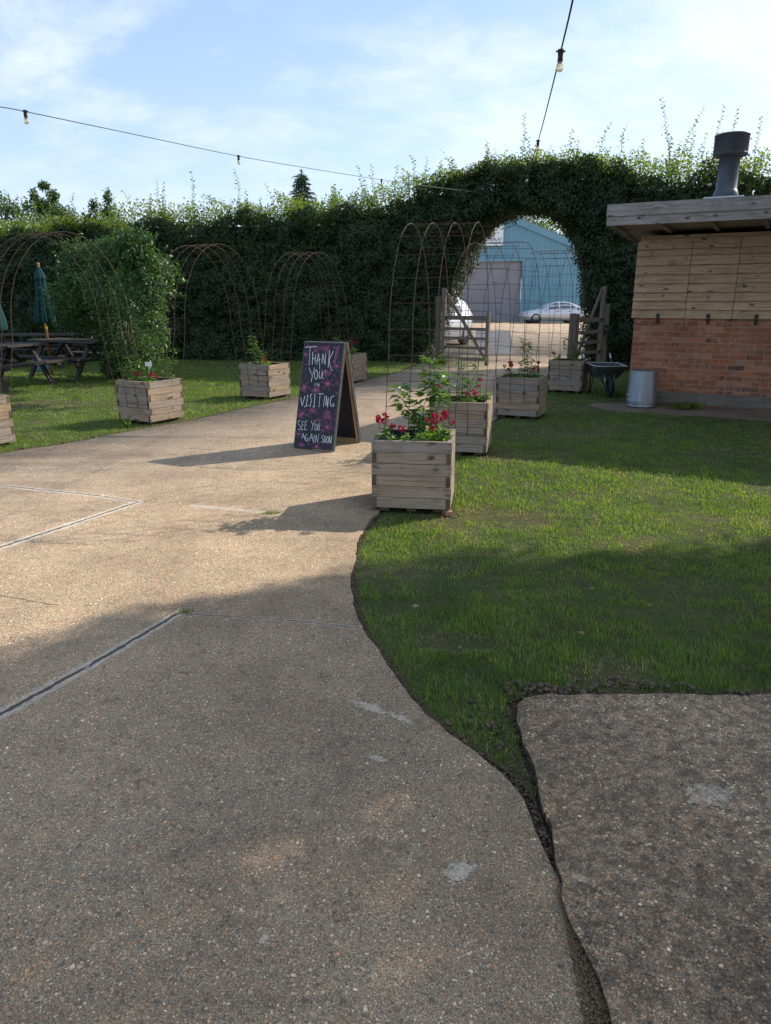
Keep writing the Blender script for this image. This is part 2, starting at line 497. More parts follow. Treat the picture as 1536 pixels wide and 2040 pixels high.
def brick_mat():
    m, nb = newmat('red_stock_brick')
    uv = nb.n('ShaderNodeUVMap', uv_map='UVMap')
    wob = nb.noise(uv.outputs[0], 9, 2, 0.5, out=1)
    v = nb.vm('ADD', uv.outputs[0], nb.vm('MULTIPLY', nb.vm('SUBTRACT', wob, (0.5, 0.5, 0.5)), (0.010, 0.007, 0)))
    br = nb.n('ShaderNodeTexBrick', {'Vector': v, 'Color1': (0, 0, 0, 1), 'Color2': (1, 1, 1, 1), 'Mortar': (0.5, 0.5, 0.5, 1), 'Scale': 1.0,
                                     'Mortar Size': 0.0048, 'Mortar Smooth': 0.35, 'Bias': 0.0, 'Brick Width': 0.225, 'Row Height': 0.075},
              offset=0.5, squash=1.0)
    rv = nb.n('ShaderNodeSeparateColor', {0: br.outputs['Color']}).outputs[0]
    bc = nb.ramp(rv, [(0.0, (0.20, 0.080, 0.050)), (0.2, (0.38, 0.145, 0.072)), (0.45, (0.29, 0.110, 0.062)), (0.6, (0.47, 0.185, 0.088)), (0.78, (0.31, 0.130, 0.075)), (0.9, (0.43, 0.20, 0.115)), (1.0, (0.13, 0.080, 0.065))])
    sp = nb.noise(uv.outputs[0], 11, 5, 0.65)
    bc = nb.mix(nb.m('MULTIPLY', nb.sstep(sp, 0.56, 0.66), 0.85), bc, (0.06, 0.045, 0.045))
    sp2 = nb.noise(nb.vm('ADD', uv.outputs[0], (7.3, 2.1, 0)), 13, 4, 0.6)
    bc = nb.mix(nb.m('MULTIPLY', nb.sstep(sp2, 0.57, 0.68), 0.6), bc, (0.50, 0.35, 0.27))
    fine = nb.noise(uv.outputs[0], 90, 4, 0.7)
    bc = nb.mix(0.5, bc, nb.mix(1.0, bc, nb.ramp(fine, [(0.3, 0.55), (0.7, 1.25)]), 'MULTIPLY'))
    mo = nb.ramp(nb.noise(uv.outputs[0], 30, 3, 0.6), [(0.3, (0.29, 0.23, 0.18)), (0.7, (0.42, 0.345, 0.27))])
    c = nb.mix(br.outputs['Fac'], bc, mo)
    c = nb.mix(1.0, c, nb.ramp(nb.noise(uv.outputs[0], 1.6, 4, 0.6), [(0.3, (0.85, 0.83, 0.83)), (0.7, (1.22, 1.18, 1.15))]), 'MULTIPLY')
    h = nb.m('ADD', nb.m('MULTIPLY', nb.m('SUBTRACT', 1.0, br.outputs['Fac']), 1.0), nb.m('MULTIPLY', fine, 0.35))
    finish(nb, c, 0.85, nb.bump(h, 0.7, 0.006), 0, 0.25)
    return m


M_brick = brick_mat()

JOINTS = [  # (ax, ay, bx, by, groove half width, pale band half width)
    (-2.60, 0.10, -1.265, 2.812, .010, .045), (-1.265, 2.812, -1.035, 3.348, .010, .040), (-1.035, 3.348, -0.587, 3.289, .005, .012),
    (-0.587, 3.289, -0.127, 3.186, .006, .018), (-4.0, 1.25, -2.198, 4.849, .011, .060), (-2.198, 4.849, -1.919, 5.442, .009, .055),
    (-1.919, 5.442, -2.279, 5.623, .008, .040), (-2.279, 5.623, -4.2, 6.30, .010, .045),
    (-1.465, 5.341, -0.841, 5.137, .004, .035), (-0.841, 5.137, -0.20, 4.85, .006, .012),
    (-2.30, 3.66, -1.695, 3.455, .004, .0), (-0.95, 10.55, 0.95, 9.15, .010, .02), (-3.4, 8.0, 0.5, 6.75, .004, .0),
    (0.2, 15.3, 3.0, 13.3, .012, .03), (-1.5, 11.0, -0.95, 10.55, .010, .02)]


def concrete_mat(name, tone, kind='path'):
    """exposed-aggregate concrete: pebbles of many colours in a worn grey matrix"""
    m, nb = newmat(name)
    geo = nb.n('ShaderNodeNewGeometry'); pos = geo.outputs['Position']
    p2 = nb.vm('MULTIPLY', pos, (1, 1, 0.25))
    wv = nb.vm('ADD', p2, nb.vm('MULTIPLY', nb.vm('SUBTRACT', nb.noise(p2, 60, 2, 0.5, out=1), (0.5, 0.5, 0.5)), (0.011, 0.011, 0.0)))
    cols = [(0.0, (0.20, 0.155, 0.115)), (0.12, (0.36, 0.25, 0.155)), (0.24, (0.26, 0.175, 0.12)), (0.34, (0.43, 0.35, 0.245)), (0.44, (0.13, 0.13, 0.135)),
            (0.53, (0.40, 0.225, 0.115)), (0.62, (0.27, 0.225, 0.18)), (0.72, (0.48, 0.42, 0.32)), (0.80, (0.22, 0.145, 0.105)), (0.88, (0.19, 0.20, 0.215)),
            (0.945, (0.52, 0.28, 0.11)), (0.975, (0.66, 0.60, 0.50))]

    def layer(scale, offs):
        vv = nb.vm('ADD', wv, offs)
        a = nb.n('ShaderNodeTexVoronoi', {'Vector': vv, 'Scale': scale, 'Randomness': 1.0}, voronoi_dimensions='3D')
        sc = nb.n('ShaderNodeSeparateColor', {0: a.outputs['Color']})
        return a.outputs['Distance'], sc.outputs[0], sc.outputs[1]
    d1, r1, s1 = layer(165.0, (0, 0, 0))
    d2, r2, s2 = layer(86.0, (3.3, 1.7, 0.4))
    d3, r3, s3 = layer(46.0, (8.3, 5.7, 0.1))
    matrix = nb.ramp(nb.noise(pos, 240, 3, 0.7), [(0.3, (0.055, 0.048, 0.040)), (0.72, (0.40, 0.36, 0.30))])
    c1 = nb.ramp(r1, cols, 'CONSTANT')
    k1 = nb.m('SUBTRACT', 1.0, nb.sstep(d1, 0.32, 0.55))
    c = nb.mix(nb.m('MULTIPLY', k1, 0.80), matrix, c1)
    c2 = nb.ramp(r2, cols, 'CONSTANT')
    k2 = nb.m('MULTIPLY', nb.m('SUBTRACT', 1.0, nb.sstep(d2, 0.34, 0.48)), nb.m('GREATER_THAN', s2, 0.40 if kind == 'slab' else 0.52))
    c = nb.mix(nb.m('MULTIPLY', k2, 0.72 if kind == 'path' else 0.95), c, c2)
    c3 = nb.ramp(r3, cols, 'CONSTANT')
    k3 = nb.m('MULTIPLY', nb.m('SUBTRACT', 1.0, nb.sstep(d3, 0.27, 0.38)), nb.m('GREATER_THAN', s3, 0.76 if kind == 'slab' else 0.85))
    c = nb.mix(nb.m('MULTIPLY', k3, 0.70), c, c3)
    # worn matrix and dirt
    big = nb.noise(pos, 1.3, 5, 0.62)
    c = nb.mix(1.0, c, nb.ramp(big, [(0.28, (0.74, 0.72, 0.70)), (0.5, (0.95, 0.94, 0.92)), (0.72, (1.14, 1.12, 1.08))]), 'MULTIPLY')
    wear = nb.noise(nb.n('ShaderNodeMapping', {'Vector': pos, 'Rotation': (0, 0, R(-28)), 'Scale': (1.6, .35, 1)}).outputs[0], 1.0, 5, 0.65)
    c = nb.mix(nb.m('MULTIPLY', nb.sstep(wear, 0.50, 0.68), 0.30), c, nb.mix(1.0, c, (0.62, 0.60, 0.58), 'MULTIPLY'))
    med = nb.noise(pos, 9 if kind != 'slab' else 26, 6, 0.75)
    dirt = nb.sstep(med, 0.50 if kind != 'slab' else 0.40, 0.76 if kind != 'slab' else 0.62)
    c = nb.mix(nb.m('MULTIPLY', dirt, 0.38 if kind != 'slab' else 0.50), c, (0.050, 0.042, 0.033))
    lt = nb.sstep(nb.noise(nb.vm('ADD', pos, (5, 9, 0)), 5, 6, 0.7), 0.58, 0.75)
    c = nb.mix(nb.m('MULTIPLY', lt, 0.30), c, (0.46, 0.40, 0.32))
    gm = nb.n('ShaderNodeGamma', {0: c, 1: 1.45 if kind == 'slab' else 1.32}); c = gm.outputs[0]
    hs = nb.n('ShaderNodeHueSaturation', {'Saturation': 0.74, 'Value': 1.0, 'Color': c}); c = hs.outputs[0]
    c = nb.mix(1.0, c, tone, 'MULTIPLY')
    h = nb.m('ADD', nb.m('MULTIPLY', k1, 0.35), nb.m('ADD', nb.m('MULTIPLY', k2, 0.6), nb.m('MULTIPLY', k3, 0.9)))
    h = nb.m('ADD', h, nb.m('MULTIPLY', nb.noise(pos, 300, 3, 0.7), 0.5))
    sx = nb.n('ShaderNodeSeparateXYZ', {0: pos})
    nz = nb.noise(pos, 14, 4, 0.7, out=1)
    nzf = nb.n('ShaderNodeSeparateXYZ', {0: nb.vm('MULTIPLY', nb.vm('SUBTRACT', nz, (0.5, 0.5, 0.5)), (0.035, 0.035, 0))})
    X = nb.m('ADD', sx.outputs[0], nzf.outputs[0]); Y = nb.m('ADD', sx.outputs[1], nzf.outputs[1])
    if kind == 'path':
        rough_n = nb.noise(pos, 30, 4, 0.7)
        for (ax, ay, bx, by, gw, pw) in JOINTS:
            dx, dy = bx - ax, by - ay; L2 = dx * dx + dy * dy
            qx = nb.m('SUBTRACT', X, ax); qy = nb.m('SUBTRACT', Y, ay)
            t = nb.m('DIVIDE', nb.m('ADD', nb.m('MULTIPLY', qx, dx), nb.m('MULTIPLY', qy, dy)), L2, clamp=True)
            ex = nb.m('SUBTRACT', qx, nb.m('MULTIPLY', t, dx)); ey = nb.m('SUBTRACT', qy, nb.m('MULTIPLY', t, dy))
            dd = nb.m('SQRT', nb.m('ADD', nb.m('MULTIPLY', ex, ex), nb.m('MULTIPLY', ey, ey)))
            if pw:
                wdn = nb.m('ADD', dd, nb.m('MULTIPLY', nb.m('SUBTRACT', rough_n, 0.5), 0.05))
                pf = nb.m('MULTIPLY', nb.m('SUBTRACT', 1.0, nb.sstep(wdn, pw * 0.6, pw)), nb.sstep(rough_n, 0.30, 0.5))
                c = nb.mix(nb.m('MULTIPLY', pf, 0.75), c, (0.78, 0.71, 0.61))
            gf = nb.m('SUBTRACT', 1.0, nb.sstep(nb.m('ADD', dd, nb.m('MULTIPLY', nb.m('SUBTRACT', rough_n, 0.5), gw * 1.6)), gw * 0.4, gw * 1.2))
            if gw < 0.008: gf = nb.m('MULTIPLY', gf, nb.sstep(rough_n, 0.40, 0.52))
            c = nb.mix(nb.m('MULTIPLY', gf, 0.86), c, (0.035, 0.03, 0.025))
            h = nb.m('SUBTRACT', h, nb.m('MULTIPLY', gf, 3.0))
    spots = {'path': [(-0.06, 2.48, .085, .032, -35), (0.06, 2.40, .060, .020, -35), (-0.022, 2.152, .038, .018, -20), (0.202, 1.64, .055, .036, 40), (-0.30, 1.42, .02, .012, 60)],
             'slab': [(1.012, 1.944, .085, .06, 0), (0.525, 1.60, .022, .018, 0)]}.get(kind, [])
    sn = nb.noise(pos, 42, 5, 0.8)
    for (cx, cy, ra, rb, ang) in spots:
        ca, sa = math.cos(R(ang)), math.sin(R(ang))
        qx = nb.m('SUBTRACT', X, cx); qy = nb.m('SUBTRACT', Y, cy)
        u_ = nb.m('DIVIDE', nb.m('ADD', nb.m('MULTIPLY', qx, ca), nb.m('MULTIPLY', qy, sa)), ra)
        v_ = nb.m('DIVIDE', nb.m('SUBTRACT', nb.m('MULTIPLY', qy, ca), nb.m('MULTIPLY', qx, sa)), rb)
        dd = nb.m('SQRT', nb.m('ADD', nb.m('MULTIPLY', u_, u_), nb.m('MULTIPLY', v_, v_)))
        dd = nb.m('ADD', dd, nb.m('MULTIPLY', nb.m('SUBTRACT', sn, 0.5), 3.2))
        f = nb.m('SUBTRACT', 1.0, nb.sstep(dd, 0.75, 1.0))
        c = nb.mix(nb.m('MULTIPLY', nb.m('MULTIPLY', f, nb.sstep(nb.noise(pos, 90, 4, 0.75), 0.30, 0.62)), 0.70 if kind == 'path' else 0.30), c, (0.72, 0.66, 0.57))
        h = nb.m('MULTIPLY', h, nb.m('SUBTRACT', 1.0, nb.m('MULTIPLY', f, 0.6)))
    rough = nb.ramp(nb.noise(pos, 120, 2, 0.6), [(0.3, 0.62), (0.7, 0.9)])
    finish(nb, c, rough, nb.bump(h, 1.0, 0.012), 0, 0.35)
    return m


M_path = concrete_mat('exposed_aggregate_path', (3.38, 3.02, 2.52))
M_slab = concrete_mat('old_pebbly_slab', (3.75, 3.38, 2.85), 'slab')


def soil_mat(name, a, b, sc=35, moss=0.0):
    m, nb = newmat(name)
    geo = nb.n('ShaderNodeNewGeometry'); pos = geo.outputs['Position']
    f = nb.noise(pos, sc, 6, 0.75)
    c = nb.ramp(f, [(0.3, a), (0.72, b)])
    big = nb.noise(pos, 1.2, 4, 0.6)
    c = nb.mix(1.0, c, nb.ramp(big, [(0.3, 0.7), (0.7, 1.25)]), 'MULTIPLY')
    if moss: c = nb.mix(nb.m('MULTIPLY', nb.sstep(nb.noise(pos, 3, 5, 0.7), 0.4, 0.62), moss), c, (0.05, 0.085, 0.02))
    finish(nb, c, 0.95, nb.bump(f, 1.0, 0.02), 0, 0.15)
    return m


M_soil = soil_mat('dark_soil', (0.035, 0.026, 0.018), (0.16, 0.12, 0.085))
M_thatch = soil_mat('lawn_thatch', (0.05, 0.050, 0.020), (0.15, 0.135, 0.065), 30, 0.55)
M_bare = soil_mat('bare_dry_soil', (0.16, 0.115, 0.085), (0.30, 0.225, 0.17), 28)
M_moss = soil_mat('brown_moss', (0.20, 0.13, 0.07), (0.46, 0.33, 0.20), 160)
M_greystrip = soil_mat('grey_strip_ground', (0.10, 0.10, 0.105), (0.17, 0.17, 0.175), 60)


def grass_mat():
    m, nb = newmat('grass_blade')
    at = nb.n('ShaderNodeAttribute', attribute_name='rnd')
    geo = nb.n('ShaderNodeNewGeometry'); pos = geo.outputs['Position']
    c = nb.ramp(at.outputs['Fac'], [(0.0, (0.045, 0.10, 0.028)), (0.35, (0.095, 0.17, 0.036)), (0.7, (0.17, 0.245, 0.05)), (0.88, (0.27, 0.30, 0.08)), (0.96, (0.36, 0.29, 0.15))])
    c = nb.n('ShaderNodeHueSaturation', {'Saturation': 1.0, 'Value': 1.10, 'Color': c}).outputs[0]
    big = nb.noise(pos, 0.9, 4, 0.6)
    c = nb.mix(nb.m('MULTIPLY', nb.sstep(big, 0.45, 0.68), 0.5), c, (0.145, 0.215, 0.040))
    dk = nb.noise(nb.vm('ADD', pos, (9, 3, 0)), 2.2, 4, 0.6)
    c = nb.mix(nb.m('MULTIPLY', nb.sstep(dk, 0.5, 0.68), 0.5), c, (0.035, 0.095, 0.028))
    p = nb.n('ShaderNodeBsdfPrincipled', {'Base Color': c, 'Roughness': 0.48, 'Specular IOR Level': 0.4})
    t = nb.n('ShaderNodeBsdfTranslucent', {'Color': nb.mix(1.0, c, (1.7, 1.75, 0.7), 'MULTIPLY')})
    mx = nb.n('ShaderNodeMixShader', {0: 0.50, 1: p.outputs[0], 2: t.outputs[0]})
    nb.n('ShaderNodeOutputMaterial', {0: mx.outputs[0]})
    return m


M_grass = grass_mat()


def shed_mat():
    m, nb = newmat('blue_profiled_sheet')
    tcn = nb.n('ShaderNodeTexCoord')
    f = nb.noise(tcn.outputs['Object'], 0.6, 4, 0.6)
    c = nb.ramp(f, [(0.3, (0.13, 0.29, 0.38)), (0.7, (0.16, 0.33, 0.42))])
    st = nb.noise(nb.n('ShaderNodeMapping', {'Vector': tcn.outputs['Object'], 'Scale': (3, 1, 0.25)}).outputs[0], 1.0, 4, 0.6)
    c = nb.mix(nb.m('MULTIPLY', nb.sstep(st, 0.5, 0.8), 0.25), c, (0.2, 0.3, 0.34))
    finish(nb, c, 0.5, None, 0, 0.4)
    return m


M_shed = shed_mat()
M_shutter = simple('grey_roller_shutter', (0.36, 0.36, 0.39), 0.45, 0.15, 1.2, 0.12)
M_gutter = simple('rusty_roof_edge', (0.24, 0.20, 0.16), 0.8, 0, 4, 0.4)


def galv_mat():
    m, nb = newmat('galvanised_steel')
    tcn = nb.n('ShaderNodeTexCoord')
    v = nb.n('ShaderNodeTexVoronoi', {'Vector': tcn.outputs['Object'], 'Scale': 70.0})
    sp = nb.n('ShaderNodeSeparateColor', {0: v.outputs['Color']}).outputs[0]
    st = nb.noise(nb.n('ShaderNodeMapping', {'Vector': tcn.outputs['Object'], 'Scale': (14, 14, 1.2)}).outputs[0], 1.0, 4, 0.6)
    c = nb.mix(0.5, nb.ramp(sp, [(0, (0.20, 0.22, 0.225)), (1, (0.30, 0.32, 0.33))]), nb.ramp(st, [(0.3, (0.17, 0.19, 0.19)), (0.7, (0.38, 0.40, 0.41))]))
    finish(nb, c, nb.ramp(sp, [(0, 0.34), (1, 0.5)]), None, 0.75, 0.5)
    return m


M_galv = galv_mat()

# ------------------------------------------------------------------ ground
def jitter_line(pts, step=0.05, amp=0.012, seed=1):
    out = []; L = 0
    for (ax, ay), (bx, by) in zip(pts[:-1], pts[1:]):
        d = math.hypot(bx - ax, by - ay); n = max(1, int(d / step))
        nx, ny = -(by - ay) / (d + 1e-9), (bx - ax) / (d + 1e-9)
        for i in range(n):
            t = i / n; x = ax + (bx - ax) * t; y = ay + (by - ay) * t; s = L + d * t
            a = amp * (2 * float(vnoise([s], [seed * 7.1], 0.07, seed)[0]) - 1) + amp * 1.4 * (2 * float(vnoise([s], [seed * 3.1], 0.31, seed + 5)[0]) - 1)
            out.append((x + nx * a, y + ny * a))
        L += d
    out.append(pts[-1]); return out


def smooth_pts(p, it=2):
    for _ in range(it):
        q = [p[0]]
        for a, b in zip(p[:-1], p[1:]):
            q += [(a[0] * .75 + b[0] * .25, a[1] * .75 + b[1] * .25), (a[0] * .25 + b[0] * .75, a[1] * .25 + b[1] * .75)]
        q.append(p[-1]); p = q
    return p


def flat(name, poly, z, mat, depth=0.0, round_=0.0):
    tri = geometry.tessellate_polygon([[Vector((x, y, 0)) for x, y in poly]])
    n = len(poly)
    V = [(x, y, z) for x, y in poly]; F = [list(t) for t in tri]
    # orient up
    F2 = []
    for a, b, c in F:
        A, B, Cc = V[a], V[b], V[c]
        cr = (B[0] - A[0]) * (Cc[1] - A[1]) - (B[1] - A[1]) * (Cc[0] - A[0])
        F2.append([a, b, c] if cr > 0 else [a, c, b])
    sizes = [3] * len(F2); flatl = [i for t in F2 for i in t]
    if depth:
        V += [(x, y, z - depth) for x, y in poly]
        for i in range(n):
            j = (i + 1) % n
            flatl += [i, n + i, n + j, j]; sizes.append(4)
    return mesh_np(name, V, np.array(flatl), mat, None, None, False, np.array(sizes))


pathR = [(0.40, -1.2), (0.41, 0.4), (0.422, 1.075), (0.44, 1.201), (0.452, 1.274), (0.456, 1.366), (0.466, 1.478), (0.465, 1.604), (0.456, 1.694), (0.458, 1.854), (0.439, 1.985), (0.386, 2.075),
         (0.284, 2.211), (0.119, 2.472), (0.004, 2.79), (-0.128, 3.214), (-0.183, 3.622), (-0.204, 4.089), (-0.176, 4.569), (-0.091, 5.033), (0.12, 5.9), (0.52, 7.2), (1.45, 9.7), (2.75, 12.6), (3.9, 15.0), (4.5, 17.0)]
pathL = [(0.991, 18.6), (0.354, 16.26), (-0.375, 14.467), (-1.115, 12.721), (-1.496, 11.582), (-2.08, 10.47), (-2.544, 9.34), (-2.886, 8.877), (-3.133, 8.523), (-3.536, 7.803), (-3.95, 7.265), (-5.2, 5.6), (-7.5, 3.2)]
eR = jitter_line(smooth_pts(pathR), 0.018, 0.011, 1)
eL = jitter_line(smooth_pts(pathL), 0.08, 0.03, 2)
path_poly = [(-7.5, -1.2)] + eR + [(5.4, 19.6), (40, 19.6), (46, 64), (-30, 64), (-30, 22.6), (1.35, 21.0)] + eL
tag(flat('path', path_poly, 0.0, M_path, 0.12), 'curving exposed aggregate concrete path', None, None, 'structure')
slabE = [(0.46, -1.2), (0.485, 0.5), (0.492, 1.075), (0.493, 1.201), (0.491, 1.301), (0.481, 1.385), (0.478, 1.478), (0.484, 1.611), (0.492, 1.708), (0.489, 1.901), (0.492, 2.141), (0.492, 2.40), (0.50, 2.47), (0.543, 2.526), (0.637, 2.553), (0.757, 2.556), (1.056, 2.56), (1.52, 2.553), (3.2, 2.55)]
eS = jitter_line(slabE, 0.014, 0.012, 3)
tag(flat('pavement', eS + [(3.2, -1.2)], 0.012, M_slab, 0.12), 'old pebbly concrete slab beside the path', None, None, 'structure')
tag(flat('ground', [(-600, -300), (600, -300), (600, 1200), (-600, 1200)], -0.026, M_soil), 'bare earth under and around everything', None, None, 'structure')
lawnR = [(x + 0.05, y) for x, y in pathR[9:]]
lawnR = smooth_pts([(0.474, 1.90), (0.455, 2.02)] + [(0.40, 2.11), (0.30, 2.235), (0.145, 2.485), (0.032, 2.795), (-0.10, 3.217), (-0.160, 3.622), (-0.182, 4.089), (-0.153, 4.569), (-0.068, 5.033), (0.2, 5.9), (0.62, 7.2), (1.55, 9.7), (2.85, 12.6), (4.0, 15.0), (4.6, 17.2)], 1)
lawnR_poly = lawnR + [(9.5, 16.5), (14, 13.5), (14, 2.59), (3.2, 2.59), (1.50, 2.59), (1.0, 2.595), (0.70, 2.595), (0.56, 2.58), (0.475, 2.53), (0.472, 2.42), (0.474, 2.14), (0.476, 1.98)]
lawnL_poly = [(x - 0.06, y + 0.04) for x, y in smooth_pts(pathL[1:], 1)] + [(-22, 3.2), (-22, 20.6), (-3, 20.2), (0.6, 19.6), (0.8, 18.6)]
tag(flat('lawn', lawnR_poly, -0.016, M_thatch), 'mossy lawn surface right of the path', None, None, 'structure')
tag(flat('lawn', lawnL_poly, -0.016, M_thatch), 'mossy lawn surface left of the path', None, None, 'structure')
bare = [(3.0, 11.0), (3.6, 11.25), (4.9, 10.6), (9.8, 7.9), (9.3, 7.2), (6.0, 9.05), (4.6, 9.65), (3.7, 10.1), (3.15, 10.45)]
tag(flat('soil_strip', jitter_line(bare + [bare[0]], 0.1, 0.05, 9)[:-1], -0.012, M_bare), 'strip of bare dry soil along the hut wall', None, None, 'structure')
fill = [(.38, -1.2), (.40, 1.0), (.44, 1.42), (.50, 1.46), (.50, 1.4), (.52, 1.0), (.52, -1.2)]
tag(flat('crack_soil', fill, -0.003, M_moss), 'brown mossy soil filling the gap between path and slab', None, None, 'structure')
strip_pts = [(2.6, 21.6), (3.75, 21.6), (6.3, 38.0), (4.9, 40.5)]
tag(flat('grey_strip', strip_pts, 0.005, M_greystrip), 'plain grey strip in the yard beyond the gates', None, None, 'structure')  # flat grey sheet just above the yard concrete

# ------------------------------------------------------------------ planters: places first, the grass must know them
S = 0.58; HB = 0.53
PL = {  # centre x, y, yaw in degrees
    'R1': (0.226, 5.436, -8), 'R2': (0.795, 7.526, -13), 'R3': (1.848, 9.912, -22), 'R4': (3.156, 12.734, -24),
    'L0': (-4.42, 7.72, -30), 'L1': (-3.05, 9.48, -30), 'L2': (-1.95, 11.92, -28), 'L3': (-0.75, 14.24, -28)}


def axes(yaw):
    return Vector((math.cos(R(yaw)), math.sin(R(yaw)), 0)), Vector((-math.sin(R(yaw)), math.cos(R(yaw)), 0))


# ------------------------------------------------------------------ grass
def grass():
    Vs = []; Ss = []; rv = []
    dry_spots = [(0.25, 3.95, .28, .12), (0.95, 2.78, .22, .12), (0.35, 3.05, .22, .10), (0.72, 5.15, .14, .3), (-5.1, 11.0, .9, .45), (2.3, 8.6, .35, .15), (3.5, 7.4, .35, .2), (1.15, 7.3, .25, .35), (3.0, 10.9, .9, .5), (0.95, 5.0, .25, .25), (-6.4, 12.2, .5, .2)]
    bands = [  # polygon, ymin, ymax, xmin, xmax, density, length, width
        (lawnR_poly, 1.85, 3.6, -0.3, 4.6, 11500, 0.052, 0.0030),
        (lawnR_poly, 3.6, 5.5, -0.3, 5.6, 8200, 0.050, 0.0035),
        (lawnR_poly, 5.5, 8.0, 0.0, 7.0, 4200, 0.047, 0.0046),
        (lawnR_poly, 8.0, 13.0, 0.6, 8.5, 2100, 0.045, 0.0065),
        (lawnR_poly, 13.0, 17.5, 2.5, 7.0, 900, 0.05, 0.010),
        (lawnL_poly, 4.8, 10.0, -8.5, -2.0, 2900, 0.050, 0.0055),
        (lawnL_poly, 10.0, 14.5, -11.0, 0.0, 1600, 0.050, 0.0080),
        (lawnL_poly, 14.5, 20.3, -14.0, 1.2, 900, 0.052, 0.0115)]
    for poly, y0, y1, x0, x1, dens, ln, wd in bands:
        n = int(dens * (y1 - y0) * (x1 - x0))
        x = NPR.uniform(x0, x1, n); y = NPR.uniform(y0, y1, n)
        ok = inpoly(x, y, poly) & (np.abs(x) < 0.60 * y + 2.4)
        x = x[ok]; y = y[ok]
        d = polydist(x, y, poly)
        nz = vnoise(x, y, 0.10, 3); nz2 = vnoise(x, y, 0.45, 4); nz3 = vnoise(x, y, 1.3, 8)
        keep = NPR.random(len(x)) < np.clip(0.25 + 0.9 * nz + 0.5 * nz2, 0, 1) * np.clip(d / 0.03 + 0.15, 0, 1)
        dry = np.zeros(len(x))
        for (cx, cy, ra, rb) in dry_spots:
            q = np.sqrt(((x - cx) / ra) ** 2 + ((y - cy) / rb) ** 2) + (nz - 0.5) * 0.9
            dry = np.maximum(dry, np.clip(1.35 - q, 0, 1))
        dry = np.maximum(dry, np.clip((vnoise(x, y, 0.55, 21) * .7 + .3 * vnoise(x, y, .12, 22) - 0.72) * 4, 0, 0.6))
        keep &= NPR.random(len(x)) > dry * 0.80
        keep &= ~inpoly(x, y, [(p[0], p[1]) for p in bare]) | (NPR.random(len(x)) < 0.10)
        for (cx, cy, yaw) in PL.values():
            ex, ey = axes(yaw); lx = (x - cx) * ex.x + (y - cy) * ex.y; ly = (x - cx) * ey.x + (y - cy) * ey.y
            keep &= ~((np.abs(lx) < S / 2) & (np.abs(ly) < S / 2))
        wn = (x - 3.73) * 0.483 + (y - 11.28) * 0.875; wu = (x - 3.73) * 0.875 - (y - 11.28) * 0.483
        keep &= ~((wn > -0.03) & (wu > -0.02))
        x = x[keep]; y = y[keep]; dry = dry[keep]; nz = nz[keep]; nz2 = nz2[keep]; nz3 = nz3[keep]; d = d[keep]; N = len(x)
        L = ln * (0.34 + 0.45 * nz + 0.50 * nz2) * NPR.uniform(0.45, 1.05, N) * (1 - 0.55 * dry) * (0.75 + 0.4 * nz3)
        L *= np.where(NPR.random(N) < 0.03, 1.5, 1.0)
        a = NPR.uniform(0, 2 * np.pi, N); cl = vnoise(x, y, 0.16, 31) * 6.28
        lean = NPR.uniform(0.15, 0.95, N) + dry * 0.3
        dx = np.cos(a) * 0.7 + np.cos(cl) * 0.5; dy = np.sin(a) * 0.7 + np.sin(cl) * 0.5
        wx = -np.sin(a) * wd * 0.5; wy = np.cos(a) * wd * 0.5
        z0 = np.full(N, -0.019)
        B = np.stack([x, y, z0], 1); W = np.stack([wx, wy, np.zeros(N)], 1)
        Mi = B + np.stack([dx * L * lean * 0.30, dy * L * lean * 0.30, L * 0.58], 1)
        T = B + np.stack([dx * L * lean * 0.85, dy * L * lean * 0.85, L * (1.02 - lean * 0.35)], 1)
        Vs.append(np.stack([B - W, B + W, Mi + W * 0.8, Mi - W * 0.8, T], 1).reshape(-1, 3))
        r_ = np.clip(NPR.random(N) * 0.6 + nz * 0.3 + dry * 1.0 * NPR.random(N), 0, 1)
        r_ = np.where(NPR.random(N) < 0.035, 0.97, r_)
        rv.append(np.repeat(r_, 5))
    V = np.concatenate(Vs); N = len(V) // 5
    i = (np.arange(N) * 5)[:, None]
    F = np.concatenate([i + np.array([[0, 1, 2, 3]]), i + np.array([[3, 2, 4]])], 1).ravel()
    sz = np.tile([4, 3], N)
    o = mesh_np('grass', V, F, M_grass, None, {'rnd': np.concatenate(rv)}, False, sz)
    tag(o, 'mown green grass with worn brown patches on both lawns', 'grass', None, 'stuff')
    print('grass blades', N)


grass()

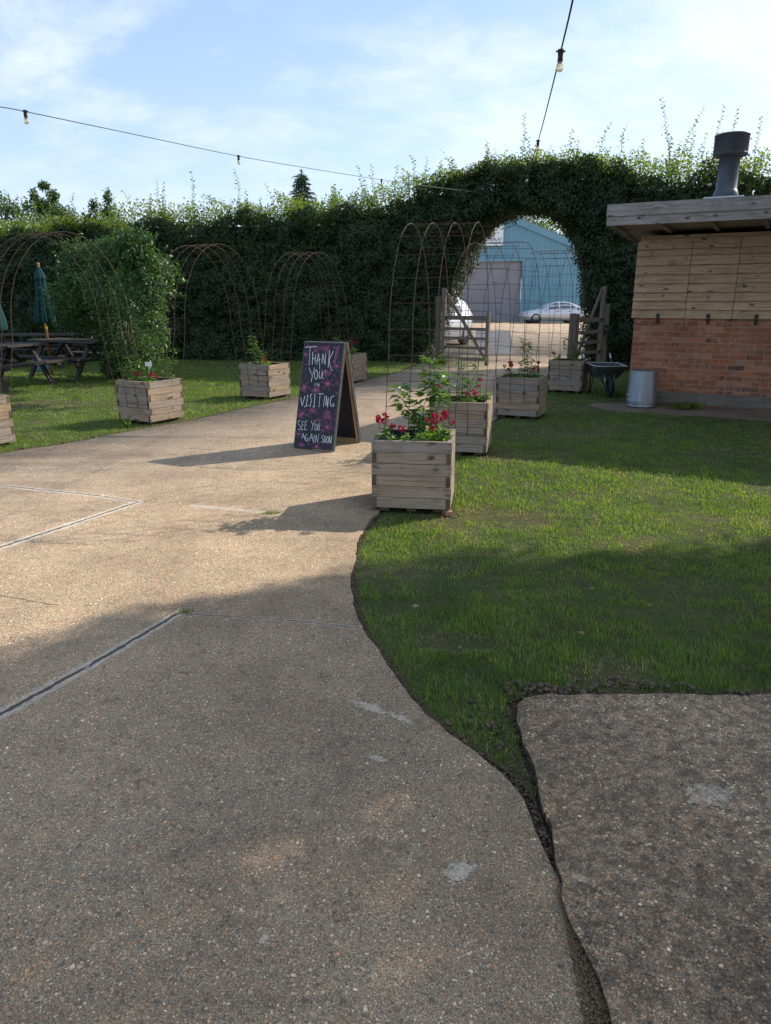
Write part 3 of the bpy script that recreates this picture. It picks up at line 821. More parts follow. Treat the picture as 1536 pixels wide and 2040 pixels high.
# crumbs of dug soil along the trench between the slabs and along the lawn edge
def clods():
    Vs = []; Fs = []; nV = 0
    ico = [Vector(v).normalized() for v in [(0, 0, 1), (.9, 0, .4), (.28, .85, .4), (-.72, .53, .4), (-.72, -.53, .4), (.28, -.85, .4), (.72, .53, -.4), (-.28, .85, -.4), (-.9, 0, -.4), (-.28, -.85, -.4), (.72, -.53, -.4), (0, 0, -1)]]
    fc = [(0, 1, 2), (0, 2, 3), (0, 3, 4), (0, 4, 5), (0, 5, 1), (1, 6, 2), (2, 7, 3), (3, 8, 4), (4, 9, 5), (5, 10, 1), (2, 6, 7), (3, 7, 8), (4, 8, 9), (5, 9, 10), (1, 10, 6), (11, 7, 6), (11, 8, 7), (11, 9, 8), (11, 10, 9), (11, 6, 10)]
    def one(x, y, z, r):
        nonlocal nV
        s = (rnd.uniform(.7, 1.4), rnd.uniform(.7, 1.4), rnd.uniform(.5, .9))
        a = rnd.uniform(0, 6.28); ca, sa = math.cos(a), math.sin(a)
        for v in ico:
            k = r * rnd.uniform(.75, 1.2)
            vx, vy, vz = v.x * s[0] * k, v.y * s[1] * k, v.z * s[2] * k
            Vs.append((x + vx * ca - vy * sa, y + vx * sa + vy * ca, z + vz))
        for f in fc: Fs.append(tuple(i + nV for i in f))
        nV += 12
    # the trench right of the path
    edge = [p for p in eR if 0.9 < p[1] < 5.1]
    for k in range(4200):
        i = rnd.randrange(len(edge)); x, y = edge[i]
        off = abs(rnd.gauss(0, .012)) + .005
        if y < 2.1: off = rnd.uniform(0.003, 0.035)
        one(x + off, y + rnd.uniform(-.02, .02), -0.022 + rnd.uniform(0, .02), rnd.uniform(.0015, .0055))
    for k in range(1100):   # beside the slab corner
        x = rnd.uniform(.44, 3.0) if rnd.random() < .75 else rnd.uniform(.42, .5)
        y = 2.56 + abs(rnd.gauss(0, .022)) + .012 if x > .5 else rnd.uniform(2.0, 2.55)
        one(x, y, -0.02 + rnd.uniform(0, .018), rnd.uniform(.0015, .006))
    for (cx, cy, sx, sy, n, zr) in [(0.72, 2.60, .06, .02, 90, .035), (1.02, 2.66, .11, .035, 150, .028), (1.45, 2.60, .05, .02, 40, .02), (0.36, 2.33, .06, .07, 80, .02), (0.56, 2.63, .05, .03, 80, .028)]:
        for k in range(n):
            one(rnd.gauss(cx, sx), max(2.57, rnd.gauss(cy, sy)) if cx > .5 else rnd.gauss(cy, sy), -0.02 + rnd.uniform(0, zr), rnd.uniform(.003, .013))
    for k in range(1800):   # left lawn edge
        i = rnd.randrange(len(eL)); x, y = eL[i]
        if y < 6.5: continue
        o = abs(rnd.gauss(0, .05)); one(x - o, y + o * .5, -0.02 + rnd.uniform(0, .02), rnd.uniform(.004, .016))
    for (cx, cy, yaw) in PL.values():   # dry crumbs at the feet of the planters
        ex, ey = axes(yaw)
        for k in range(90):
            a = rnd.choice([-1, 1]); t = rnd.uniform(-.35, .35)
            q = (ex * a * (S / 2 + abs(rnd.gauss(0, .04))) + ey * t) if rnd.random() < .5 else (ey * a * (S / 2 + abs(rnd.gauss(0, .04))) + ex * t)
            one(cx + q.x, cy + q.y, -0.012, rnd.uniform(.003, .010))
    cut = nV
    for k in range(2600):   # brown mossy crumbs filling the near gap
        y = rnd.uniform(.95, 1.50); f = (y - .95) / .55
        x = rnd.uniform(.405 + .05 * f, .498 - .02 * f); one(x, y, -.004 + rnd.uniform(0, .008), rnd.uniform(.001, .0042))
    V2 = Vs[cut:]; F2 = [tuple(i - cut for i in f) for f in Fs if f[0] >= cut]; Vs = Vs[:cut]; Fs = [f for f in Fs if f[0] < cut]
    tag(mesh_np('moss', V2, np.array(F2), M_moss), 'brown dried moss filling the near gap between path and slab', 'moss', None, 'stuff')
    o = mesh_np('soil_crumbs', Vs, np.array(Fs), M_clod)
    tag(o, 'dark crumbled soil along the cut edges of the lawn', 'soil', None, 'stuff')


clods()

# ------------------------------------------------------------------ planters
RUST_SIDE = {}


def planter(key, label):
    cx, cy, yaw = PL[key]
    t = thing('wooden_planter', label, 'planter', (cx, cy, 0), R(yaw), 'square wooden planters along the path')
    th = 0.036; n = 6; z0 = 0.030; bh = (HB - z0) / n
    sides = [((0, -1), 0), ((1, 0), 1), ((0, 1), 0), ((-1, 0), 1)]
    for (sx, sy), long_on_odd in sides:
        mb = MB(); eg = MB(); sc = MB()
        for i in range(n):
            z = z0 + bh * (n - 1 - i) + bh / 2
            full = (i % 2 == 0) != bool(long_on_odd)
            L = S if full else S - 2 * th - 0.002
            dz = bh - rnd.uniform(.002, .005)
            inset = rnd.uniform(0, .003)
            if sx == 0: mb.box((0, sy * (S / 2 - th / 2 - inset), z), (L, th, dz), None, None, 0, 0.0012)
            else: mb.box((sx * (S / 2 - th / 2 - inset), 0, z), (th, L, dz), None, None, 1, 0.0012)
            if full:
                for e in (-1, 1):
                    for q in (-.26, .26):
                        a = e * (S / 2 - 0.018); M = Matrix.Translation((a, sy * (S / 2 - inset + .0003), z + q * bh)) @ Matrix.Rotation(R(90), 4, 'X') if sx == 0 else \
                            Matrix.Translation((sx * (S / 2 - inset + .0003), a, z + q * bh)) @ Matrix.Rotation(R(90), 4, 'Y')
                        sc.lathe([(0.0001, .0012), (.004, .001), (.0045, -.001)], sides=8, M=M, close=True)
                # dark end-grain face of this board shows on the neighbouring side
            if full:
                for e in (-1, 1):
                    if sx == 0: eg.box((e * (S / 2 - .0008), sy * (S / 2 - th / 2 - inset), z), (.004, th - .004, dz - .004), None, None, 1)
                    else: eg.box((sx * (S / 2 - th / 2 - inset), e * (S / 2 - .0008), z), (th - .004, .004, dz - .004), None, None, 0)
        p = mb.build('side_panel', M_planter, t)
        eg.build('end_grain', M_endgrain, p)
        sc.build('screws', M_screw, p)
    mb = MB()
    for q in (-.2, 0, .2): mb.box((q, 0, 0.012), (.07, S - .10, .035))
    mb.box((0, 0, .034), (S - .03, S - .03, .012))
    mb.build('skid', M_endgrain, t)
    mb = MB(); i_ = S / 2 - th - .003; ztop = HB - .006
    N_ = 14
    def edge_pts(k):
        out = []
        for a, b in (((-1, -1), (1, -1)), ((1, -1), (1, 1)), ((1, 1), (-1, 1)), ((-1, 1), (-1, -1))):
            for j in range(N_):
                u = j / N_; x = (a[0] + (b[0] - a[0]) * u) * (i_ - k); y = (a[1] + (b[1] - a[1]) * u) * (i_ - k)
                out.append((x, y))
        return out
    o_ = edge_pts(0); inn = edge_pts(.004); zz_ = [ztop + rnd.uniform(-.012, .010) for _ in o_]
    for a in range(len(o_)):
        b = (a + 1) % len(o_)
        mb.face([(*o_[a], .3), (*o_[b], .3), (*o_[b], zz_[b]), (*o_[a], zz_[a])], None, 0, True)
        mb.face([(*inn[b], .3), (*inn[a], .3), (*inn[a], zz_[a]), (*inn[b], zz_[b])], None, 0, True)
        mb.face([(*o_[a], zz_[a]), (*o_[b], zz_[b]), (*inn[b], zz_[b]), (*inn[a], zz_[a])], None, 0, True)
    mb.build('liner', M_liner, t)
    g = 14; w_ = i_ - .005
    V = [(-w_ + 2 * w_ * a / g, -w_ + 2 * w_ * b / g, HB - .075 + rnd.uniform(-.012, .012)) for a in range(g + 1) for b in range(g + 1)]
    F = [(a * (g + 1) + b, (a + 1) * (g + 1) + b, (a + 1) * (g + 1) + b + 1, a * (g + 1) + b + 1) for a in range(g) for b in range(g)]
    mesh_np('compost', V, np.array(F), M_compost, t, None, True)
    return t


PLAB = {'R1': 'nearest wooden planter, at the edge where path meets the right lawn, full of crimson geraniums',
        'R2': 'wooden planter directly behind the nearest one, joined to it by a rusty wire arch',
        'R3': 'wooden planter third from the front in the right-hand row, in shade',
        'R4': 'farthest wooden planter of the right-hand row, beside the wheelbarrow',
        'L0': 'wooden planter cut off by the left edge of the photo',
        'L1': 'wooden planter in front of the big climbing shrub, left of the path',
        'L2': 'wooden planter between the climbing shrub and the chalkboard sign',
        'L3': 'wooden planter half hidden behind the chalkboard sign'}
for k in PL: planter(k, PLAB[k])

# brick offcut under the nearest planter
mb = MB(); mb.box((0, 0, 0), (.05, .08, .03), None, None, 0, .003)
o = mb.build('brick_offcut', M_stone); o.location = (0.455, 5.13, 0.008); o.rotation_euler = (0, 0, .3)
tag(o, 'small red brick offcut under the corner of the nearest planter', 'brick')


def wpt(key, lx, ly, z):
    cx, cy, yaw = PL[key]; ex, ey = axes(yaw)
    p = Vector((cx, cy, 0)) + ex * lx + ey * ly; p.z = z; return p


# ------------------------------------------------------------------ rusty wire arches
def arch(k0, k1, label, top, zf=0.30, n=4, hw=0.278):
    t = thing('wire_arch', label, 'garden arch', tuple(wpt(k0, 0, S / 2, 0)), 0, 'rusty wire arches between the planters')
    o = Vector(t.location)
    hoops = []; NN = 44
    for j in range(n):
        lx = -hw + 2 * hw * j / (n - 1)
        a = wpt(k0, lx, S / 2 + .007, zf - .02); b = wpt(k1, lx, -S / 2 - .007, zf - .10)
        pts = []
        for i in range(NN + 1):
            if i <= 8: q = -1.0 + .15 * (i / 8) ** 1.3; zt = .46 * i / 8
            elif i >= NN - 8: q = 1.0 - .15 * ((NN - i) / 8) ** 1.3; zt = .46 * (NN - i) / 8
            else:
                th = math.pi * (i - 8) / (NN - 16); q = -math.cos(th) * .85; zt = .46 + .54 * math.sin(th) ** .95
            u = (q + 1) / 2
            p = a.lerp(b, u); base = a.z + (b.z - a.z) * u
            p.z = base + (top - base) * zt
            p.x += rnd.uniform(-.002, .002)
            pts.append(p)
        hoops.append(pts)
    # even spacing for the cross bars
    def at(pts, s):
        L = 0
        for a, b in zip(pts[:-1], pts[1:]):
            d = (b - a).length
            if L + d >= s: return a.lerp(b, (s - L) / d)
            L += d
        return pts[-1]
    tot = min(sum((b - a).length for a, b in zip(h[:-1], h[1:])) for h in hoops)
    for h in hoops:
        mb = MB(); mb.tube([p - o for p in h], 0.0032, 5, rnd.random()); mb.build('hoop', M_rust, t)
    mb = MB(); s = 0.01
    while s < tot:
        pts = [at(h, s) for h in hoops]
        d0 = (pts[0] - pts[1]).normalized() * .012; d1 = (pts[-1] - pts[-2]).normalized() * .012
        mb.tube([pts[0] + d0 - o] + [p + Vector((0, 0, .003)) - o for p in pts] + [pts[-1] + d1 - o], 0.0030, 4, rnd.random())
        s += 0.2
    mb.build('cross_bars', M_rust, t)
    return t


arch('R1', 'R2', 'tall rusty wire arch rising from the nearest planter to the one behind it', 2.12)
arch('R2', 'R3', 'rusty wire arch between the second and third planters on the right', 2.13)
arch('R3', 'R4', 'rightmost rusty wire arch, in front of the silver saloon car', 2.20)
arch('L0', 'L1', 'leftmost rusty wire arch, cut by the photo edge and reaching the climbing shrub', 2.22)
arch('L1', 'L2', 'rusty wire arch just right of the climbing shrub against the dark hedge', 2.24)
arch('L2', 'L3', 'rusty wire arch above the chalkboard sign against the dark hedge', 2.28)

# ------------------------------------------------------------------ plants in the planters
def geranium(p, label, h=0.16, w_=0.10, heads=3, seed=0, group='red geraniums in the planters', fl=1.0):
    rg = random.Random(seed)
    t = thing('geranium', label, 'flower', tuple(p), 0, group)
    n = int(85 * (w_ / .1) ** 2); P = []; A = []; Nn = []; mb = MB()
    for i in range(n):
        a = rg.uniform(0, 6.283); r_ = w_ * math.sqrt(rg.random()); z = h * (0.25 + .6 * rg.random()) * (1 - .45 * (r_ / w_) ** 2)
        P.append((math.cos(a) * r_, math.sin(a) * r_, z)); b = rg.uniform(0, 6.283)
        A.append((math.cos(b), math.sin(b), rg.uniform(-.2, .5))); Nn.append((rg.gauss(0, .4), rg.gauss(0, .4), 1))
        if i % 3 == 0: mb.tube([(math.cos(a) * r_ * .2, math.sin(a) * r_ * .2, -.03), (math.cos(a) * r_ * .7, math.sin(a) * r_ * .7, z * .6), P[-1]], .0018, 3)
    leaves('foliage', P, [rg.uniform(.028, .046) for _ in P], A, M_gleaf, t, Nn, 1.15)
    for k in range(heads):
        a = rg.uniform(0, 6.283); r_ = w_ * rg.uniform(.2, 1.0)
        c = Vector((math.cos(a) * r_, math.sin(a) * r_, h * rg.uniform(.75, 1.35)))
        mb.tube([(c.x * .4, c.y * .4, 0), (c.x * .8, c.y * .8, c.z * .6), tuple(c - Vector((0, 0, .008)))], .0016, 4)
        PP = []; AA = []; R_ = rg.uniform(.017, .027)
        for q in range(34):
            v = Vector((rg.gauss(0, 1), rg.gauss(0, 1), rg.gauss(.25, .8))).normalized()
            PP.append(tuple(c + v * R_ * .5)); AA.append(tuple(v + Vector((rg.gauss(0, .5), rg.gauss(0, .5), rg.gauss(0, .5)))))
        leaves('flower_head', PP, R_ * .75, AA, M_petal, t, None, 1.1)
    mb.build('stems', M_twig, t)
    return t


def climber(p, label, stems, leaf=0.055, mat=None, seed=0, dens=60, wide=0.34):
    """young climbing plant: stems with drooping pointed leaves, leafier in tufts"""
    rg = random.Random(seed); t = thing('climbing_plant', label, 'plant', tuple(p), 0, 'young climbing plants in the planters')
    for st in stems:
        pts = [Vector(q) for q in st]; mb = MB()
        fine = []
        for a, b in zip(pts[:-1], pts[1:]):
            for i in range(5): fine.append(a.lerp(b, i / 5) + Vector((rg.gauss(0, .004), rg.gauss(0, .004), 0)))
        fine.append(pts[-1])
        mb.tube(fine, [.0045 * (1 - .7 * i / len(fine)) for i in range(len(fine))], 4)
        s = mb.build('stem', M_twig, t)
        L = sum((b - a).length for a, b in zip(fine[:-1], fine[1:])); P = []; A = []; Nn = []
        for i in range(int(dens * L)):
            k = rg.random() ** .8 * (len(fine) - 1.001); i0 = int(k); c = fine[i0].lerp(fine[i0 + 1], k - i0)
            a = rg.uniform(0, 6.283); v = Vector((math.cos(a), math.sin(a), rg.uniform(-.5, .55)))
            sp = rg.uniform(0, .045); P.append(tuple(c + v * sp)); A.append(tuple(v + Vector((0, 0, -.15)))); Nn.append((rg.gauss(0, .3), rg.gauss(0, .3), 1))
        leaves('foliage', P, [rg.uniform(.7, 1.3) * leaf for _ in P], A, mat or M_shrub, s, Nn, wide)
    return t


ZS = HB - .07
gi = 0
for (key, lst) in {
    'R1': [(-.20, -.17, .17, .085, 4, 'left front'), (-.05, -.18, .12, .07, 1, 'middle front'), (.10, -.12, .16, .08, 3, 'right middle'), (.21, -.10, .19, .085, 4, 'right corner')],
    'R2': [(-.18, -.05, .14, .08, 1, 'left corner'), (.08, -.16, .13, .085, 3, 'front edge'), (.21, .02, .20, .08, 2, 'right corner')],
    'R3': [(-.18, -.10, .19, .08, 4, 'left corner'), (.0, -.14, .10, .09, 0, 'middle'), (.18, -.05, .18, .08, 4, 'right corner')],
    'R4': [(-.18, -.12, .15, .08, 3, 'left corner'), (.12, -.12, .11, .09, 0, 'middle')],
    'L1': [(-.08, -.12, .12, .10, 3, 'near corner'), (.18, -.10, .12, .08, 3, 'right-hand edge')],
    'L2': [(.12, -.12, .14, .08, 3, 'right-hand side')],
    'L3': [(-.12, .05, .16, .08, 2, 'left side'), (.14, .0, .22, .10, 5, 'right side')]}.items():
    for (lx, ly, h, w_, heads, where) in lst:
        gi += 1
        pn = {'R1': 'the nearest planter', 'R2': 'the second planter on the right', 'R3': 'the third planter on the right', 'R4': 'the planter by the wheelbarrow',
              'L1': 'the planter before the climbing shrub', 'L2': 'the planter left of the chalkboard', 'L3': 'the planter behind the chalkboard'}[key]
        desc = {0: 'leafy geranium without flowers', 1: 'small one-bloom geranium', 2: 'geranium with two red blooms', 3: 'crimson flowering geranium', 4: 'bushy crimson geranium', 5: 'bright red geranium'}[heads]
        geranium(wpt(key, lx, ly, ZS), '%s at the %s of %s' % (desc, where, pn), h * 1.1, w_, heads + (2 if heads > 3 else 0), 100 + gi)

climber(wpt('R1', .06, .10, ZS), 'tall leafy climber standing in the nearest planter', [
    [(0, 0, 0), (-.02, .02, .18), (.02, .05, .38), (.05, .08, .62)], [(0, 0, 0), (-.07, 0, .15), (-.16, .02, .30), (-.21, .02, .42)], [(.0, 0, 0), (.09, .05, .2), (.12, .07, .40), (.09, .09, .52)]], .080, M_plant, 1, 230, .42)
climber(wpt('R2', .0, .0, ZS), 'bushy climber with thin upright shoots in the second planter on the right', [
    [(0, 0, 0), (0, .02, .16), (-.02, .02, .30)], [(0, 0, 0), (.10, .02, .22), (.17, .03, .5)], [(-.02, 0, 0), (.0, .05, .25), (-.02, .1, .46)], [(.05, 0, 0), (.07, -.02, .22)], [(-.06, 0, 0), (-.1, .02, .2)]], .062, M_plant, 2, 150)
climber(wpt('R3', .06, -.02, ZS), 'conical leafy climber in the third planter on the right', [
    [(0, 0, 0), (0, .0, .2), (-.03, .0, .42), (-.05, .0, .55)], [(0, 0, 0), (.05, .0, .14), (.03, 0, .30)], [(0, 0, 0), (-.06, .02, .16), (-.04, 0, .3)]], .06, M_plant, 3, 230)
climber(wpt('R4', .08, -.02, ZS), 'dark leafy climber in the planter by the wheelbarrow', [
    [(0, 0, 0), (.0, .0, .2), (.02, 0, .36)], [(0, 0, 0), (-.10, .0, .22), (-.17, 0, .46)], [(.02, 0, 0), (.1, 0, .2)]], .062, M_plant, 4, 200)
climber(wpt('L2', -.12, .0, ZS), 'pale leafy climber leaning left in the planter left of the chalkboard', [
    [(.1, 0, 0), (.02, 0, .18), (-.05, 0, .34), (-.08, 0, .50)], [(.1, 0, 0), (-.03, .02, .14), (-.14, 0, .30)], [(.12, 0, 0), (.08, 0, .2), (.0, 0, .34)]], .062, M_plant, 5, 170)
climber(wpt('L3', -.12, .05, ZS), 'pale twiggy climber in the planter behind the chalkboard', [
    [(0, 0, 0), (-.05, 0, .2), (-.1, 0, .36)], [(0, 0, 0), (.03, 0, .2), (.02, 0, .30)]], .06, M_plant, 6, 150)
climber(wpt('L1', -.12, -.05, ZS), 'pale leafy climber at the left of the planter before the big shrub', [
    [(0, 0, 0), (-.06, 0, .15), (-.12, .02, .36)], [(0, 0, 0), (.04, 0, .16), (.02, 0, .30)], [(.03, 0, 0), (.12, 0, .12), (.16, 0, .2)], [(0, 0, 0), (-.1, 0, .1), (-.2, 0, .22)]], .06, M_plant, 7, 190)
climber(wpt('L1', .18, .12, ZS), 'trailing climber growing up the arch at the right of the same planter', [
    [(0, 0, 0), (.03, .04, .3), (-.02, .12, .7), (0, .15, 1.15), (-.02, .2, 1.5)], [(0, 0, 0), (.08, .05, .25), (.12, .1, .45)], [(-.03, 0, 0), (-.08, .06, .35), (-.10, .12, .7)]], .055, M_plant, 8, 95)
climber(wpt('R2', -.2, .12, ZS), 'low leafy seedling at the left of the second planter on the right', [[(0, 0, 0), (-.02, 0, .1), (-.03, 0, .2)]], .05, M_shrub, 12, 100)
mb = MB(); mb.box((0, 0, 0), (.085, .004, .055)); mb.box((0, 0.003, -.08), (.006, .003, .16))
o = mb.build('plant_label', M_white); o.location = wpt('L1', -.16, .16, ZS + .24); o.rotation_euler = (0, 0, R(-6))
tag(o, 'small white plant label standing behind the plants left of the path', 'label')

# ------------------------------------------------------------------ chalkboard A-sign
def sign():
    wv = Vector((.892, -.452, 0)); dv = Vector((.452, .892, 0))
    c = Vector((-.757, 7.473, 0)); W_ = .475; Hh = 1.075; half = .27; th = .032
    t = thing('chalkboard_sign', 'black A-frame chalkboard on the path reading thank you for visiting, see you again soon', 'sign', tuple(c), 0)
    ridge = dv * half + Vector((0, 0, Hh))
    nf = (ridge.cross(wv)).normalized()         # outward normal of the front leaf
    if nf.dot(dv) > 0: nf = -nf
    back0 = dv * (2 * half + .07) - wv * .0; ridb = ridge + dv * .088
    nbk = ((ridb - back0).cross(wv)).normalized()
    if nbk.dot(dv) < 0: nbk = -nbk

    def leafp(base, rdg, nn, name, mat, front):
        up = (rdg - base).normalized(); L = (rdg - base).length
        def P(u, v, n): return base + wv * ((u - .5) * W_) + up * (v * L) + nn * n
        m1 = MB()
        if True:
            a = [P(0, 0, 0), P(1, 0, 0), P(1, 1, 0), P(0, 1, 0)]; b = [P(0, 0, -.010), P(1, 0, -.010), P(1, 1, -.010), P(0, 1, -.010)]
            m1.face(a); m1.face(b[::-1])
            for i in range(4): j = (i + 1) % 4; m1.face([a[j], a[i], b[i], b[j]])
        pnl = m1.build(name, mat, t)
        m2 = MB(); m3 = MB(); fw = .034
        def strip(u0, v0, u1, v1, mbx, n0, n1):
            a = [P(u0, v0, n0), P(u1, v0, n0), P(u1, v1, n0), P(u0, v1, n0)]; b = [P(u0, v0, n1), P(u1, v0, n1), P(u1, v1, n1), P(u0, v1, n1)]
            vert = (v1 - v0) > .5
            for fc in (a[::-1], b): mbx.face(fc, [(0, 0), (0, .05), (1, .05), (1, 0)] if vert else [(0, 0), (.4, 0), (.4, .05), (0, .05)], .3)
            for i in range(4): j = (i + 1) % 4; mbx.face([a[i], a[j], b[j], b[i]], [(0, 0), (1, 0), (1, .03), (0, .03)], .6)
        fu = fw / W_
        # raw batten frame inside the leaf, black edging outside it
        for (u0, v0, u1, v1) in ((.012, 0.0, fu, 1), (1 - fu, 0.0, .988, 1), (fu, 0.0, 1 - fu, .032), (fu, .965, 1 - fu, 1)):
            strip(u0, v0, u1, v1, m2, -.0105, -.042)
        m2.build('batten_frame', M_batten, pnl)
        for (u0, v0, u1, v1) in ((-.010, 0, .0118, 1.004), (.9882, 0, 1.010, 1.004)):
            strip(u0, v0, u1, v1, m3, -.0005 if not front else .0006, -.044)
        m3.build('edging', M_edge, pnl)
        return P, pnl
    z0 = Vector((0, 0, .012))
    P, front = leafp(z0, ridge, nf, 'front_board', M_board, True)
    leafp(back0 + z0, ridb, nbk, 'back_board', M_board, False)
    mb = MB(); rp = ridge + dv * .044
    M = Matrix((wv, dv, Vector((0, 0, 1)))).transposed().to_4x4(); M.translation = rp + Vector((0, 0, .006))
    mb.box((0, 0, 0), (W_ + .01, .10, .014), M); mb.build('top_cap', M_edge, t)
    # chalk drawing: strokes given in a 1419 x 2040 drawing frame
    TL, TR, BR, BL = (288, 102), (947, 122), (778, 1962), (128, 1887)

    def uv(x, y):
        v = .5
        for _ in range(6):
            xl = TL[0] + (BL[0] - TL[0]) * v; xr = TR[0] + (BR[0] - TR[0]) * v; u = (x - xl) / (xr - xl)
            yt = TL[1] + (TR[1] - TL[1]) * u; yb = BL[1] + (BR[1] - BL[1]) * u; v = (y - yt) / (yb - yt)
        return min(max(u, .01), .985), min(max(1 - v, .01), .985)

    def stroke(mb, pts, wd, lift=.0011):
        q = [P(*uv(*p), lift) for p in pts]
        up = (ridge).normalized()
        for i, (a, b) in enumerate(zip(q[:-1], q[1:])):
            d = b - a
            if d.length < 1e-5: continue
            s = nf.cross(d.normalized()) * wd * .5 * rnd.uniform(.8, 1.15); e = d.normalized() * wd * .25
            mb.face([a - s - e, a + s - e, b + s + e, b - s + e], None, rnd.random())

    def arc(cx, cy, rx, ry, a0=0, a1=360, n=12):
        return [(cx + rx * math.cos(R(a0 + (a1 - a0) * i / n)), cy + ry * math.sin(R(a0 + (a1 - a0) * i / n))) for i in range(n + 1)]
    txt = MB(); LW = .0066
    big = [[(300, 178), (500, 166)], [(385, 172), (370, 485)], [(430, 262), (422, 475)], [(426, 372), (474, 366)], [(482, 300), (468, 440)],
           [(530, 285), (495, 472)], [(530, 285), (542, 420), (552, 550)], [(498, 405), (560, 385)], [(600, 285), (585, 460)], [(600, 285), (637, 472)], [(637, 472), (648, 280)],
           [(712, 230), (692, 520)], [(775, 245), (705, 392)], [(705, 392), (742, 566)], [(742, 566), (765, 572)],
           [(370, 525), (415, 645)], [(466, 525), (432, 650), (410, 766)], arc(490, 645, 26, 82), [(548, 580), (540, 670), (556, 712), (580, 690), (597, 575)], [(597, 575), (594, 690), (612, 722)],
           [(235, 1035), (262, 1178)], [(262, 1178), (308, 1008)], [(357, 990), (330, 1172)], [(300, 1198), (350, 1166)], [(425, 972), (398, 1008), (418, 1085), (398, 1186), (380, 1172)],
           [(478, 975), (462, 1196)], [(440, 1195), (480, 1190)], [(564, 970), (545, 1200)], [(538, 970), (614, 975)], [(640, 1000), (622, 1192)], [(668, 1012), (660, 1172)], [(668, 1012), (690, 1205)], [(690, 1205), (702, 1040)],
           [(796, 1012), (748, 1030), (728, 1130), (752, 1192), (796, 1180)], [(796, 1180), (792, 1145), (765, 1150)],
           [(240, 1430), (198, 1442), (196, 1482), (240, 1540), (228, 1588), (192, 1582)], [(268, 1450), (252, 1588)], [(268, 1450), (300, 1448)], [(262, 1510), (290, 1508)], [(252, 1588), (285, 1584)],
           [(322, 1440), (305, 1590)], [(322, 1440), (350, 1440)], [(312, 1512), (342, 1508)], [(305, 1590), (340, 1585)],
           [(420, 1440), (450, 1512)], [(490, 1425), (450, 1512), (430, 1605)], arc(500, 1548, 20, 58), [(540, 1490), (532, 1585), (552, 1600), (566, 1480)],
           [(285, 1650), (262, 1740)], [(285, 1650), (318, 1762)], [(270, 1716), (308, 1706)], [(356, 1662), (328, 1682), (322, 1768), (352, 1788), (372, 1740), (346, 1738)],
           [(428, 1655), (385, 1790)], [(428, 1655), (448, 1780)], [(400, 1732), (446, 1726)], [(472, 1675), (464, 1800)], [(452, 1800), (480, 1798)], [(503, 1680), (490, 1800)], [(503, 1680), (530, 1812)], [(530, 1812), (552, 1660)],
           [(634, 1690), (602, 1702), (602, 1732), (630, 1768), (618, 1812), (590, 1800)], arc(656, 1758, 15, 56), arc(696, 1764, 15, 54), [(727, 1700), (722, 1820)], [(727, 1700), (750, 1825)], [(750, 1825), (766, 1690)]]
    for s in big: stroke(txt, s, LW if s[0][1] < 1300 else LW * .82)
    for s in [[(478, 790), (470, 842)], [(478, 790), (500, 788)], [(474, 814), (495, 812)], arc(516, 818, 9, 20, n=8), [(537, 800), (535, 846)], [(537, 800), (550, 806), (538, 822)], [(538, 822), (553, 848)]]: stroke(txt, s, .0035)
    txt.build('lettering', M_chalkw, front)
    pk = MB(); rg = random.Random(5); PW = .0019

    def burst(cx, cy, r0, n, r1=8):
        for i in range(n):
            a = 6.283 * i / n + rg.uniform(-.1, .1); r_ = r0 * rg.uniform(.75, 1.05)
            stroke(pk, [(cx + r1 * math.cos(a), cy + r1 * math.sin(a)), (cx + r_ * math.cos(a), cy + r_ * .95 * math.sin(a))], PW * rg.uniform(.8, 1.3))

    def petals(cx, cy, r0, n, w_=.35):
        for i in range(n):
            a = 6.283 * i / n + .3
            pts = []
            for j in range(9):
                s = j / 8; rr = r0 * math.sin(math.pi * s / 1.0) if False else r0 * (1 - abs(2 * s - 1) ** 2.0)
                aa = a + (s - .5) * 2 * w_
                pts.append((cx + rr * math.cos(aa), cy + rr * math.sin(aa)))
            stroke(pk, pts, PW * .8)
        burst(cx, cy, r0 * .38, 9, 2)
    for a in ((480, 232, 55, 14), (652, 205, 85, 20), (282, 890, 55, 14), (490, 912, 75, 26), (435, 1262, 75, 18), (545, 1425, 62, 14), (258, 1852, 62, 18), (690, 805, 45, 10), (235, 1352, 40, 14), (560, 195, 40, 8), (800, 660, 22, 9), (838, 965, 22, 9), (375, 1832, 18, 9), (325, 470, 20, 9), (840, 800, 24, 7), (790, 185, 26, 8)): burst(a[0], a[1], a[2], max(7, int(a[3] * .7)))
    for a in ((300, 850, 105, 5), (690, 800, 118, 6), (690, 1545, 105, 6), (515, 1880, 88, 5), (265, 1310, 95, 5), (835, 500, 85, 5), (310, 300, 62, 5), (205, 1660, 60, 5)): petals(*a)
    for k in range(9):   # fan
        a = R(20 + 13 * k); stroke(pk, [(620 + 5 * k, 570), (640 + 130 * math.cos(a) * .9, 575 + 105 * math.sin(a))], PW * 1.2)
    for k in range(16):  # ferns
        s = k / 15; x = 862 - 70 * s; y = 165 + 265 * s; stroke(pk, [(x - 34 * (1 - .4 * s), y + 14), (x, y), (x + 22 * (1 - .3 * s), y + 8)], PW * 1.4)
    for sgn in (-1, 1):
        stroke(pk, [(685 + sgn * 12 * 0, 1235), (685 + sgn * 62, 1300), (685 + sgn * 78, 1400), (685 + sgn * 40, 1455)], PW)
        for k in range(9): stroke(pk, [(685, 1262 + 17 * k), (685 + sgn * (30 + 4 * k), 1285 + 15 * k)], PW * 1.2)
